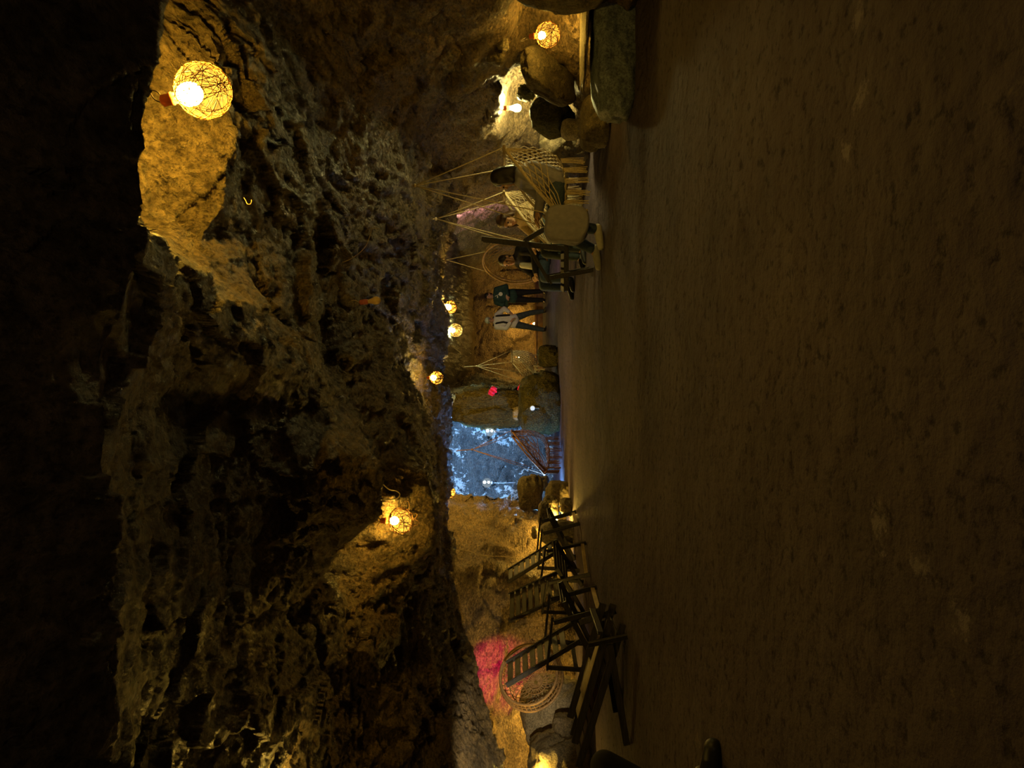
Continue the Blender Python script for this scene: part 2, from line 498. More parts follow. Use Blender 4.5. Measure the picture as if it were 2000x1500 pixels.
# ---------------------------------------------------------------- floor
def build_floor():
    m, nt, out = new_mat('packed_earth')
    L = nt.links
    geo = N(nt, 'ShaderNodeNewGeometry')
    a = N(nt, 'ShaderNodeTexNoise'); a.inputs['Scale'].default_value = 1.1; a.inputs['Detail'].default_value = 7; a.inputs['Roughness'].default_value = 0.6
    b_ = N(nt, 'ShaderNodeTexNoise'); b_.inputs['Scale'].default_value = 19; b_.inputs['Detail'].default_value = 8; b_.inputs['Roughness'].default_value = 0.66
    c_ = N(nt, 'ShaderNodeTexNoise'); c_.inputs['Scale'].default_value = 9; c_.inputs['Detail'].default_value = 4
    for t in (a, b_, c_): L.new(geo.outputs['Position'], t.inputs['Vector'])
    base = ramp(nt, a.outputs['Fac'], [(0.3, (0.048, 0.039, 0.052)), (0.5, (0.068, 0.054, 0.072)), (0.7, (0.084, 0.069, 0.090))])
    pit = ramp(nt, b_.outputs['Fac'], [(0.36, (0.15, 0.15, 0.15)), (0.46, (1, 1, 1))])
    mx = N(nt, 'ShaderNodeMix', data_type='RGBA', blend_type='MULTIPLY'); mx.inputs[0].default_value = 0.75
    L.new(base, mx.inputs[6]); L.new(pit, mx.inputs[7])
    # pale worn patches
    st = N(nt, 'ShaderNodeTexNoise'); st.inputs['Scale'].default_value = 2.3; st.inputs['Detail'].default_value = 6; st.inputs['Roughness'].default_value = 0.7
    L.new(geo.outputs['Position'], st.inputs['Vector'])
    pf = ramp(nt, st.outputs['Fac'], [(0.66, (0, 0, 0)), (0.72, (1, 1, 1))])
    mx2 = N(nt, 'ShaderNodeMix', data_type='RGBA')
    L.new(pf, mx2.inputs[0]); L.new(mx.outputs[2], mx2.inputs[6]); mx2.inputs[7].default_value = (0.14, 0.12, 0.10, 1)
    acc = None
    for (sx, sy, sr) in ((-0.367, 1.89, 0.17), (-0.43, 1.70, 0.13), (1.05, 2.02, 0.10), (0.80, 2.0, 0.10), (0.68, 2.09, 0.08), (-0.50, 1.55, 0.12)):
        dn = N(nt, 'ShaderNodeVectorMath', operation='DISTANCE')
        L.new(geo.outputs['Position'], dn.inputs[0]); dn.inputs[1].default_value = (sx, sy, 0.0)
        mr = N(nt, 'ShaderNodeMapRange'); mr.inputs[1].default_value = sr; mr.inputs[2].default_value = 0.0
        L.new(dn.outputs['Value'], mr.inputs[0])
        if acc is None: acc = mr.outputs[0]
        else:
            q = N(nt, 'ShaderNodeMath', operation='MAXIMUM'); L.new(acc, q.inputs[0]); L.new(mr.outputs[0], q.inputs[1]); acc = q.outputs[0]
    sp_ = N(nt, 'ShaderNodeTexNoise'); sp_.inputs['Scale'].default_value = 14; sp_.inputs['Detail'].default_value = 7; sp_.inputs['Roughness'].default_value = 0.75
    L.new(geo.outputs['Position'], sp_.inputs['Vector'])
    q = N(nt, 'ShaderNodeMath', operation='MULTIPLY_ADD'); L.new(acc, q.inputs[0]); q.inputs[1].default_value = 0.32; L.new(sp_.outputs['Fac'], q.inputs[2])
    mr = N(nt, 'ShaderNodeMapRange'); mr.inputs[1].default_value = 0.72; mr.inputs[2].default_value = 0.80; mr.inputs[4].default_value = 0.42
    L.new(q.outputs[0], mr.inputs[0])
    mx3 = N(nt, 'ShaderNodeMix', data_type='RGBA')
    L.new(mr.outputs[0], mx3.inputs[0]); L.new(mx2.outputs[2], mx3.inputs[6]); mx3.inputs[7].default_value = (0.22, 0.20, 0.25, 1)
    mx2 = mx3
    b = N(nt, 'ShaderNodeBsdfPrincipled')
    L.new(mx2.outputs[2], b.inputs['Base Color'])
    b.inputs['Roughness'].default_value = 0.9
    b.inputs['Specular IOR Level'].default_value = 0.12
    hs = N(nt, 'ShaderNodeMath', operation='MULTIPLY_ADD')
    L.new(b_.outputs['Fac'], hs.inputs[0]); hs.inputs[1].default_value = 0.5; L.new(c_.outputs['Fac'], hs.inputs[2])
    bp = N(nt, 'ShaderNodeBump'); bp.inputs['Strength'].default_value = 1.0; bp.inputs['Distance'].default_value = 0.045
    L.new(hs.outputs[0], bp.inputs['Height']); L.new(bp.outputs[0], b.inputs['Normal'])
    L.new(b.outputs[0], out.inputs[0])
    M['floor'] = m
    ys = np.concatenate([np.linspace(-2.5, 1, 20), np.geomspace(1.05, 25, 230)])
    xs = np.concatenate([np.linspace(-8, -3.6, 20), np.linspace(-3.5, 3.5, 180), np.linspace(3.6, 5.5, 8)])
    A = np.zeros((len(xs), len(ys), 3))
    for i, x in enumerate(xs):
        for j, y in enumerate(ys):
            z = 0.018 * noise.fractal(Vector((x * 0.9, y * 0.9, 0.3)), 1.0, 2.0, 4)
            z += 0.006 * noise.noise(Vector((x * 9, y * 9, 1.3)))
            # low gritty step across the floor
            e = 5.3 + 0.12 * noise.noise(Vector((x * 2.0, 0.5, 7)))
            if x > -0.3:
                k = min(1, max(0, (x + 0.3) / 1.0))
                z += 0.03 * k / (1 + math.exp(-(y - e) / 0.02))
            A[i, j] = (x, y, z)
    return grid_mesh('floor', A, m, None, 'structure')


build_floor()

# ---------------------------------------------------------------- lamps
M['bulb_warm'] = emit_mat('warm_bulb_glow', (1.0, 0.59, 0.085), 1900)
M['bulb_pale'] = emit_mat('pale_bulb_glow', (1.0, 0.82, 0.28), 900)
M['bulb_cool'] = emit_mat('cool_bulb_glow', (0.22, 0.52, 1.0), 1100)
M['bulb_pink'] = emit_mat('pink_bulb_glow', (1.0, 0.05, 0.16), 260)
M['bulb_violet'] = emit_mat('violet_bulb_glow', (0.75, 0.35, 0.9), 200)
M['bulb_dim'] = emit_mat('spot_lens_glow', (0.75, 0.85, 1.0), 1.0)
M['bulb_white'] = emit_mat('white_bulb_glow', (1.0, 0.93, 0.8), 1500)
M['bulb_cool2'] = emit_mat('daylight_bulb_glow', (0.6, 0.82, 1.0), 60)
M['bulb_green'] = emit_mat('greenish_bulb_glow', (0.88, 1.0, 0.5), 2000)
M['bulb_fill'] = emit_mat('fill_bulb_glow', (1.0, 0.78, 0.5), 1100)
M['bulb_near'] = emit_mat('near_bulb_glow', (1.0, 0.58, 0.06), 4800)
M['bulb_mid'] = emit_mat('mid_bulb_glow', (1.0, 0.58, 0.075), 3200)
M['bulb_back'] = emit_mat('back_bulb_glow', (1.0, 0.58, 0.10), 330)
M['shell'] = shell_mat('paper_shell', (1.0, 0.54, 0.06), 1.25, 0.32)
M['globe'] = shell_mat('frosted_globe', (0.60, 0.74, 0.85), 0.42, 0.45)
M['twine'] = plain_mat('brown_twine', (0.16, 0.075, 0.02), 0.8, 0.2)
M['socket'] = plain_mat('orange_socket', (0.85, 0.2, 0.07), 0.45, 0.5)
M['cord'] = plain_mat('dark_cord', (0.05, 0.035, 0.025), 0.6)
M['palecord'] = plain_mat('pale_cord', (0.32, 0.24, 0.13), 0.7)
M['deadglass'] = plain_mat('unlit_bulb_glass', (0.55, 0.38, 0.16), 0.15, 0.6, var=0.05)
M['pinksocket'] = plain_mat('faded_red_socket', (0.35, 0.10, 0.09), 0.5)
M['wire'] = plain_mat('bright_wire', (0.65, 0.5, 0.25), 0.35, 0.6)
M['greymetal'] = plain_mat('grey_metal', (0.35, 0.36, 0.38), 0.4, 0.5)

LAMPCOUNT = [0]


def woven_lamp(loc, label, r=0.10, n=46, thick=0.0013, tilt=(0, 0), bulb=0.032, cord_to=None, matb='bulb_warm', seed=1, group=None, loops=False, squash=1.0):
    """woven string ball round a bulb, hanging from its socket"""
    rnd = random.Random(seed)
    t = thing('woven_lamp', label, 'lamp', loc, 0, group)
    R = Matrix.Rotation(tilt[0], 4, 'X') @ Matrix.Rotation(tilt[1], 4, 'Y')
    def W(v): return R @ Vector(v)
    # shade shell
    b = MB(); b.ball((0, 0, 0), r * 0.97, 24, 16, sc=(1, 1, squash))
    bmesh.ops.transform(b.bm, matrix=R, verts=b.bm.verts)
    sh = b.build('shade', M['shell'], t, True)
    # threads: tilted hoops wound round the ball
    b = MB()
    for k in range(n):
        ax = Vector((rnd.gauss(0, 1), rnd.gauss(0, 1), rnd.gauss(0, 1))).normalized()
        off = rnd.uniform(-0.45, 0.45)
        u = ax.orthogonal().normalized(); v = ax.cross(u)
        rr = math.sqrt(1 - off * off) * r
        wob = rnd.uniform(0, 6.28)
        pts = []
        for i in range(22):
            a = i / 22 * 2 * PI
            p = ax * off * r + (u * math.cos(a) + v * math.sin(a)) * rr
            p *= 1 + 0.02 * math.sin(3 * a + wob)
            p.z *= squash
            pts.append(W(p))
        b.tube(pts, thick, 4, closed=True)
    if loops:
        for (a0, sc_) in ((0.3, 0.35), (1.2, 0.22), (1.7, 0.25), (4.4, 0.5)):
            c = Vector((math.cos(a0) * r, 0, math.sin(a0) * r * -1))
            o = c.normalized()
            s = o.cross(Vector((0, 1, 0)))
            pts = [W(c * 0.9 + o * (sc_ * r * 2 * math.sin(q * PI)) + s * (math.cos(q * PI) * sc_ * r)) for q in [i / 10 for i in range(11)]]
            b.tube(pts, thick * 1.3, 5)
    b.build('weave', M['twine'], sh)
    b = MB(); b.ball((0, 0, 0), bulb, 12, 8, sc=(1, 1, 1.15))
    bmesh.ops.transform(b.bm, matrix=Matrix.Translation(W((0, 0, r * 0.52))) @ R, verts=b.bm.verts)
    b.build('bulb', M[matb], t, True)
    k = r / 0.10
    b = MB()
    b.lathe([(0.013 * k, 0.075 * k), (0.021 * k, 0.08 * k), (0.021 * k, 0.108 * k), (0.024 * k, 0.111 * k), (0.024 * k, 0.12 * k), (0.021 * k, 0.124 * k), (0.021 * k, 0.150 * k), (0.009 * k, 0.158 * k)], 18, R)
    b.build('socket', M['socket'], t, True)
    if cord_to is not None:
        e = Vector(cord_to) - Vector(loc)
        s0 = W((0, 0, 0.152 * k))
        b = MB()
        for q in (-1, 1):
            sd = W((0.004 * k * q, 0.003 * q, 0))
            mid = (s0 + e) / 2 + Vector((0.02 * q * k, 0.008, -0.012 * q)) * 1.2
            pts = [(s0 + sd) * (1 - u) ** 2 + mid * 2 * u * (1 - u) + e * u * u for u in [i / 8 for i in range(9)]]
            b.tube(pts, 0.0028, 6)
        b.build('cord', M['cord'], t, True)
    return t


woven_lamp(P(397, 177, 2.64), 'large woven string ball lamp glowing yellow, hanging from the near ceiling crack', n=52, thick=0.0012, tilt=(0.15, -0.32), cord_to=P(292, 175, 2.66), seed=3, matb='bulb_near', bulb=0.043)
woven_lamp(P(783, 1017, 5.45), 'yellow woven ball lamp with loose twig loops, under the middle ceiling hollow', n=62, thick=0.0016, cord_to=P(722, 1010, 5.5), seed=5, matb='bulb_mid', loops=True, squash=0.95)
woven_lamp(P(880, 600, 12.15), 'small glowing woven ball lamp above the standing visitors, upper of a close pair', n=26, thick=0.004, r=0.105, bulb=0.06, cord_to=P(862, 600, 12.0), seed=8)
woven_lamp(P(890, 645, 16.5), 'brightest small woven ball lamp with greenish glare beside white crusted rock', n=26, thick=0.004, r=0.155, bulb=0.058, cord_to=P(871, 645, 16.5), matb='bulb_green', seed=9)
woven_lamp(P(853, 738, 9.2), 'small woven ball lamp hanging alone below the brown ceiling near the blue alcove', n=30, thick=0.003, r=0.083, bulb=0.035, cord_to=P(828, 738, 9.2), seed=10)
woven_lamp(P(877, 961, 11.6), 'small woven ball lamp half hidden by the ceiling edge next to the blue alcove', n=26, thick=0.004, r=0.10, bulb=0.05, cord_to=P(850, 955, 11.6), seed=11)
woven_lamp(P(1070, 68, 6.15), 'woven ball lamp tucked inside the rock niche at the far right of the cave', n=54, thick=0.0017, r=0.105, tilt=(0, -0.1), cord_to=P(1015, 80, 6.1), seed=12, matb='bulb_mid')


def bare_bulb(loc, label, matb='bulb_warm', r=0.03, up=(0, 0, 1), cord_to=None, name='light_bulb', sock='socket', group=None):
    t = thing(name, label, 'light bulb', loc, 0, group)
    R = Vector((0, 0, 1)).rotation_difference(Vector(up).normalized()).to_matrix().to_4x4()
    k = r / 0.03
    b = MB()
    b.lathe([(0.004 * k, -0.032 * k), (0.016 * k, -0.029 * k), (0.026 * k, -0.018 * k), (0.030 * k, -0.002 * k), (0.028 * k, 0.014 * k), (0.020 * k, 0.034 * k), (0.014 * k, 0.052 * k), (0.013 * k, 0.06 * k)], 16, R)
    b.build('glass', M[matb], t, True)
    b = MB()
    b.lathe([(0.014 * k, 0.058 * k), (0.019 * k, 0.062 * k), (0.019 * k, 0.085 * k), (0.022 * k, 0.088 * k), (0.019 * k, 0.092 * k), (0.018 * k, 0.115 * k), (0.006 * k, 0.122 * k)], 14, R)
    b.build('socket', M[sock], t, True)
    if cord_to is not None:
        e = Vector(cord_to) - Vector(loc)
        s0 = R @ Vector((0, 0, 0.12 * k))
        mid = (s0 + e) / 2 + Vector((0.02, 0, 0.01))
        b = MB()
        b.tube([s0 * (1 - u) ** 2 + mid * 2 * u * (1 - u) + e * u * u for u in [i / 8 for i in range(9)]], 0.0035, 6)
        b.build('cord', M['palecord'] if matb == 'deadglass' else M['cord'], t, True)
    return t


bare_bulb(P(735, 587, 5.2), 'unlit pear shaped bulb hanging from the dark ceiling', 'deadglass', 0.031, (-0.12, 0, 1), P(686, 588, 5.25), sock='pinksocket')
bare_bulb(P(1010, 211, 8.15), 'naked glaring bulb among mossy stones in the right wall hollow', 'bulb_pale', 0.042, (0, 0, 1), P(985, 205, 8.4))
bare_bulb(P(1084, 196, 7.75), 'small hidden bulb behind the pale stone in the right wall hollow', 'bulb_warm', 0.022, (0, 0, 1))
bare_bulb(P(1012, 698, 21.5), 'tiny yellow bulb shining in the far back niche', 'bulb_back', 0.03, (0, 0, 1))
bare_bulb(P(1045, 632, 22.6), 'lamp low on the far rear ledge between the legs of the standing visitors', 'bulb_back', 0.035, (0, 0, 1))
bare_bulb(P(1002, 626, 22.7), 'lamp low behind the two standing visitors', 'bulb_back', 0.05, (0, 0, 1))
# ---------------------------------------------------------------- loose rocks
M['greyrock'] = rock_mat('blue_grey_rock', [(0.10, 0.12, 0.16), (0.18, 0.22, 0.30), (0.24, 0.28, 0.37)], 1.6, 0.55, 0.35, (1, 1, 1), 0.02, 0.4, 0.3)
M['pillarrock'] = rock_mat('pillar_rock', [(0.06, 0.05, 0.02), (0.17, 0.14, 0.05), (0.26, 0.21, 0.10)], 2.0, 0.75, 1.0, (1, 1, 0.4), 0.08, 0.2, 0.6)
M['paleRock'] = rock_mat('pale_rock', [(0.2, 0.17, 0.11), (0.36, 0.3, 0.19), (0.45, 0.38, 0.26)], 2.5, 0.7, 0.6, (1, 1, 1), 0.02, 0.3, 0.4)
M['mossrock'] = rock_mat('mossy_rock', [(0.04, 0.045, 0.018), (0.11, 0.10, 0.035), (0.18, 0.155, 0.07)], 2.4, 0.75, 1.0, (1, 1, 0.5), 0.06, 0.2, 0.6)


def boulder(c, half, label, mat='boulder', seed=0, rot=(0, 0, 0), rough=0.16, sub=5, group=None, flat=0.0):
    c = Vector(c)
    bm = bmesh.new()
    bmesh.ops.create_icosphere(bm, subdivisions=sub, radius=1.0)
    off = Vector((seed * 3.7, seed * 1.3, seed * 5.1))
    for v in bm.verts:
        n = v.co.normalized()
        # squarish rock
        p = 3.2
        k = (abs(n.x) ** p + abs(n.y) ** p + abs(n.z) ** p) ** (-1 / p)
        q = n * k
        h = rough * (1.1 * facet(n * 1.3 + off) + 0.5 * facet(n * 3.1 + off) + 0.45 * noise.fractal(n * 2 + off, 1, 2, 5))
        q = q * (1 + h)
        v.co = Vector((q.x * half[0], q.y * half[1], q.z * half[2]))
    me = bpy.data.meshes.new('boulder')
    bm.to_mesh(me); bm.free()
    me.polygons.foreach_set('use_smooth', [True] * len(me.polygons))
    me.materials.append(M[mat])
    o = bpy.data.objects.new('boulder', me)
    COL.objects.link(o)
    o.location = c
    o.rotation_euler = rot
    return tag(o, label, 'rock', group)


# right hand wall
boulder((3.0, 5.12, 0.62), (0.26, 0.26, 0.36), 'dark hanging rock at the far right, nearer than the lit niche', seed=1, rot=(0.2, 0, 0.1))
boulder((2.99, 6.92, 0.62), (0.20, 0.42, 0.115), 'long dark leaning slab of rock between the two glowing niches', seed=2, rot=(-0.62, 0, 0.0), rough=0.10)
boulder(P(968, 105, 6.5), (0.09, 0.08, 0.08), 'small brown stone at the upper tip of the long leaning slab', seed=3, rough=0.25, sub=4)
boulder(P(982, 84, 6.35), (0.06, 0.06, 0.05), 'smallest lit stone above the long leaning slab', 'paleRock', seed=4, rough=0.25, sub=4)
boulder(P(1058, 170, 7.7), (0.09, 0.10, 0.08), 'rounded ochre stone above the naked bulb in the wall hollow', 'mossrock', seed=5, rough=0.2, sub=4)
boulder(P(1026, 182, 7.95), (0.07, 0.10, 0.09), 'mossy green stone standing beside the naked bulb', 'mossrock', seed=6, rough=0.2, sub=4)
boulder(P(1088, 186, 7.95), (0.08, 0.1, 0.09), 'brightly lit pale stone in the right wall hollow', 'paleRock', seed=7, rough=0.25, sub=4)
boulder(P(1078, 232, 7.9), (0.18, 0.30, 0.19), 'big dark mossy rock under the naked bulb', 'mossrock', seed=8, rough=0.16, rot=(-0.4, 0, 0))
boulder(P(1116, 253, 7.6), (0.10, 0.12, 0.11), 'smooth orange lit stone low on the right wall', 'paleRock', seed=9, rough=0.08, sub=4)
boulder((2.72, 5.72, 0.14), (0.60, 0.26, 0.20), 'large squared block with a blue grey face at the foot of the right wall', 'greyrock', seed=10, rough=0.07, rot=(0, 0, 0.08))
boulder((3.02, 5.80, 0.385), (0.60, 0.26, 0.022), 'flat thin stone slab laid over the large squared block', 'paleRock', seed=11, rough=0.12, rot=(0, 0.03, 0.1))
boulder((2.62, 7.15, 0.12), (0.22, 0.35, 0.18), 'dark low rock behind the large squared block', seed=12)
boulder(P(1128, 398, 9.6), (0.13, 0.12, 0.17), 'rough orange lit stone on the floor behind the near swing', 'paleRock', seed=13, rough=0.3, sub=4)
boulder((3.0, 8.9, 0.30), (0.22, 0.4, 0.30), 'sloping dark rock at the wall beside the head of the dark haired visitor', seed=14)
# centre, beside the blue alcove
boulder((-0.42, 14.75, 0.36), (0.62, 0.42, 0.48), 'large olive rounded boulder in front of the blue alcove', 'mossrock', seed=20, rough=0.12)
boulder((0.58, 14.9, 0.18), (0.22, 0.25, 0.26), 'smaller olive stone leaning on the large rounded boulder', 'mossrock', seed=21)
boulder(P(1062, 745, 16.6), (0.16, 0.16, 0.18), 'grey pointed stone on the floor below the distant swing', 'greyrock', seed=22, sub=4)
boulder(P(1022, 808, 15.2), (0.14, 0.12, 0.22), 'tall pale stone catching blue and yellow light above the olive boulder', 'paleRock', seed=23, rough=0.12)
boulder(P(955, 798, 15.65), (0.42, 0.26, 0.80), 'tall olive rock pillar with wavy grain between corridor and blue alcove', 'pillarrock', seed=24, rough=0.26, sub=6)
# left side
for k, (x, y, d, hx, hy, hz, lab, mt) in enumerate([
        (1035, 962, 13.0, 0.30, 0.25, 0.22, 'squarish brown boulder at the lower edge of the blue alcove', 'boulder'),
        (1060, 944, 13.7, 0.13, 0.13, 0.12, 'small wedge stone between the alcove and the brown boulders', 'boulder'),
        (1092, 962, 12.6, 0.20, 0.22, 0.22, 'triangular brown boulder standing on the floor below the alcove', 'boulder'),
        (1076, 992, 12.2, 0.20, 0.16, 0.13, 'dark stone above the glowing orange recess', 'boulder'),
        (1112, 990, 11.9, 0.15, 0.18, 0.16, 'low brown stone resting against the triangular boulder', 'boulder'),
        (1062, 1004, 11.75, 0.20, 0.18, 0.09, 'black beak shaped stone in front of the orange recess', 'boulder'),
        (1094, 1042, 11.4, 0.20, 0.20, 0.30, 'tall black stone hiding the lamp of the orange recess', 'boulder'),
        (1044, 1040, 11.9, 0.10, 0.08, 0.05, 'small jutting stone wedged in the orange lit wall', 'boulder'),
        (1080, 1388, 9.55, 0.40, 0.36, 0.42, 'pale olive boulder under the round basket chair', 'paleRock'),
        (1104, 1418, 8.75, 0.13, 0.14, 0.16, 'lumpy dark stone at the foot of the pale olive boulder', 'boulder'),
        (1092, 1488, 8.6, 0.34, 0.30, 0.36, 'smooth brown mound of rock at the lower left corner', 'boulder')]):
    boulder(P(x, y, d), (hx, hy, hz), lab, mt, seed=30 + k, rough=0.13)

# hidden lamps that light the recesses, with added fill lamps among them
def spot(loc, aim, label, col, watts, angle):
    """small spotlight fixture with a real spot lamp inside"""
    loc = Vector(loc); aim = Vector(aim)
    t = thing('spotlight', label, 'lamp', loc)
    q = (aim - loc).to_track_quat('-Z', 'Y')
    R = q.to_matrix().to_4x4()
    b = MB(); b.lathe([(0.02, 0.10), (0.035, 0.09), (0.04, 0.0), (0.045, -0.02)], 16, R); b.build('housing', M['greymetal'], t, True)
    b = MB(); b.bar(R @ Vector((0, 0, 0.09)), R @ Vector((0, 0.0, 0.16)), 0.02, 0.02); b.build('bracket', M['greymetal'], t)
    l = bpy.data.lights.new('spot_lamp', 'SPOT')
    l.energy = watts; l.color = col; l.spot_size = math.radians(angle); l.spot_blend = 0.6; l.shadow_soft_size = 0.03
    o = bpy.data.objects.new('spot_lamp', l)
    COL.objects.link(o)
    o.location = loc + (aim - loc).normalized() * 0.06
    o.rotation_mode = 'QUATERNION'; o.rotation_quaternion = q
    return t


bare_bulb(P(1086, 1018, 11.95), 'bulb tucked behind the tall black stone in the orange recess', 'bulb_warm', 0.035)
bare_bulb(P(1042, 1398, 9.98), 'bulb tucked behind the pale olive boulder', 'bulb_warm', 0.03)
bare_bulb(P(1052, 1510, 8.25), 'bulb lying on the smooth brown mound at the corner', 'bulb_warm', 0.016)
spot(P(902, 1285, 9.7), P(975, 1315, 10.9), 'pink spotlight behind the ceiling edge above the basket chair', (1.0, 0.012, 0.2), 190, 50)
spot(P(856, 925, 14.2), P(930, 905, 16.7), 'blue spotlight high behind the ceiling lip of the alcove', (0.2, 0.5, 1.0), 1000, 80)
bare_bulb(P(866, 800, 13.1), 'added fill bulb behind the ceiling lip above the olive rock pillar', 'bulb_warm', 0.04)  # unseen bulb added to warm the pillar and the cloth scraps
bare_bulb(P(1054, 950, 14.05), 'blue bulb low behind the brown boulders of the alcove', 'bulb_cool', 0.045)
spot(P(876, 448, 12.7), P(960, 435, 14.2), 'violet spotlight behind the ceiling lip on the right', (0.95, 0.5, 0.72), 140, 85)
spot((-2.75, 4.35, 0.9), P(975, 1440, 7.3), 'white spotlight on the left aimed at the grey rock curtain', (1.0, 0.78, 0.45), 480, 28)
bare_bulb(P(575, 1600, 3.4), 'small bulb under the ceiling beyond the lower left edge', 'bulb_warm', 0.012)
woven_lamp((0.15, -0.7, 0.85), 'added woven ball fill lamp behind the photographer', seed=21, n=30, matb='bulb_fill')  # added out of view to lift the near ceiling and floor
for i, (x, y, lab) in enumerate([(957, 843, 'upper white frosted globe lamp on a stake in the blue alcove'), (951, 943, 'lower white frosted globe lamp on a stake, nearest the brown rock edge')]):
    c = P(x, y, 15.6)
    t = thing('globe_lamp', lab, 'lamp', c, 0, None)
    b = MB(); b.ball((0, 0, 0), 0.105, 20, 14)
    b.build('globe', M['globe'], t, True)
    b = MB(); b.ball((0.02, -0.05, 0.05), 0.030, 12, 8); b.build('bulb', M['bulb_cool2'], t, True)
    b = MB(); b.ball((0.02, -0.05, -0.04), 0.026, 12, 8); b.build('bulb', M['bulb_cool2'], t, True)
    b = MB(); b.lathe([(0.035, -0.13), (0.035, -0.095), (0.03, -0.09)], 14); b.build('collar', M['greymetal'], t, True)
    b = MB(); b.tube([(0, 0, -0.12), (-0.01, 0.02, -0.35), (0.0, 0.05, -0.62)], 0.008, 6); b.build('stake', M['greymetal'], t)

# stray fittings on the ceiling
def cable(pts, r, label, mat, name='cable', cat='cable'):
    pts = [Vector(p) for p in pts]
    out = []
    n = len(pts)
    for i in range(n - 1):
        p0, p1, p2, p3 = pts[max(0, i - 1)], pts[i], pts[i + 1], pts[min(n - 1, i + 2)]
        for s in range(6):
            t = s / 6
            out.append(0.5 * ((2 * p1) + (p2 - p0) * t + (2 * p0 - 5 * p1 + 4 * p2 - p3) * t * t + (3 * p1 - p0 - 3 * p2 + p3) * t ** 3))
    out.append(pts[-1])
    b = MB(); b.tube(out, r, 6)
    return tag(b.build(name, M[mat], None, True), label, cat)


cable([P(738, 938, 5.05), P(748, 946, 5.1), P(760, 956, 5.1), P(774, 959, 5.1), P(781, 966, 5.1), P(774, 974, 5.1), P(755, 976, 5.1), P(732, 975, 5.1)], 0.004, 'pale loop of loose wire hanging from the middle ceiling hollow', 'wire', 'wire_loop', 'wire')
cable([P(476, 386, 3.2), P(480, 392, 3.2), P(483, 398, 3.2), P(488, 399, 3.2), P(491, 395, 3.2), P(491, 390, 3.2)], 0.0022, 'small bright metal hook screwed into the dark ceiling', 'wire', 'ceiling_hook', 'hook')
cable([P(668, 513, 5.2), P(690, 503, 5.3), P(712, 484, 5.4), P(722, 462, 5.45), P(727, 447, 5.5), P(742, 447, 5.5)], 0.003, 'thin cord strung along the ceiling beside the unlit bulb', 'palecord')
cable([P(884, 1072, 10.9), P(915, 1076, 11.0), P(945, 1085, 11.1), P(985, 1087, 11.2), P(1010, 1090, 11.3)], 0.006, 'thin cord sagging across the orange left wall', 'palecord')

# two cloth scraps, pink light painted as magenta, near the distant hanging chair
M['magenta'] = plain_mat('pink_light_cloth', (0.75, 0.03, 0.22), 0.8, 0.2, var=0.2, scale=20)
for k, (x, y, d, sc, lab) in enumerate([(962, 764, 15.25, 0.10, 'cloth scrap painted magenta for pink light, before the corridor edge of the olive rock pillar'), (1017, 757, 15.2, 0.08, 'smaller scrap painted magenta for pink light, nearer the floor, below the larger one')]):
    bm = bmesh.new()
    bmesh.ops.create_grid(bm, x_segments=18, y_segments=18, size=1.0)
    for v in bm.verts:
        q = v.co.copy()
        w_ = 1 - 0.35 * abs(q.x)
        v.co = Vector((q.x * sc, 0.35 * sc * noise.noise(q * 1.7 + Vector((k * 9, 0, 0))) + 0.12 * sc * math.sin(q.x * 9), q.y * sc * 0.8 * w_ + 0.25 * sc * noise.noise(q * 2.1)))
    bmesh.ops.solidify(bm, geom=bm.faces[:], thickness=0.006)
    m_ = MB(); m_.bm.free(); m_.bm = bm
    o = m_.build('cloth_scrap', M['magenta'], None, True)
    o.location = P(x, y, d); o.rotation_euler = (0, 0.5, 0.2)
    tag(o, lab, 'cloth')
# ---------------------------------------------------------------- furniture
M['darkwood'] = plain_mat('dark_stained_wood', (0.035, 0.032, 0.032), 0.5, 0.4, var=0.4, scale=9, bump=0.3, stretch=(1, 8, 8))
M['slatwood'] = plain_mat('dull_slat_wood', (0.06, 0.05, 0.03), 0.6, 0.3, var=0.4, scale=9, bump=0.3, stretch=(8, 1, 8))
M['palewood'] = plain_mat('pale_wood', (0.34, 0.25, 0.13), 0.6, 0.3, var=0.3, scale=12)
M['rope'] = plain_mat('cream_rope', (0.52, 0.43, 0.28), 0.8, 0.2, var=0.25, scale=60)
M['brownrope'] = plain_mat('brown_rope', (0.16, 0.08, 0.045), 0.8, 0.2, var=0.25, scale=60)
M['rattan'] = plain_mat('rattan_cane', (0.32, 0.2, 0.09), 0.55, 0.35, var=0.3, scale=40)
M['cushion'] = plain_mat('cream_cushion', (0.42, 0.36, 0.28), 0.85, 0.2, var=0.1, scale=30)
M['greyfab'] = plain_mat('grey_fabric', (0.24, 0.235, 0.29), 0.9, 0.15, var=0.12, scale=20)


def children(o):
    return [c for c in bpy.data.objects if c.parent == o]


def copy_tree(o, parent=None):
    c = o.copy()
    COL.objects.link(c)
    if parent is not None:
        c.parent = parent
    for ch in children(o):
        copy_tree(ch, c)
    return c


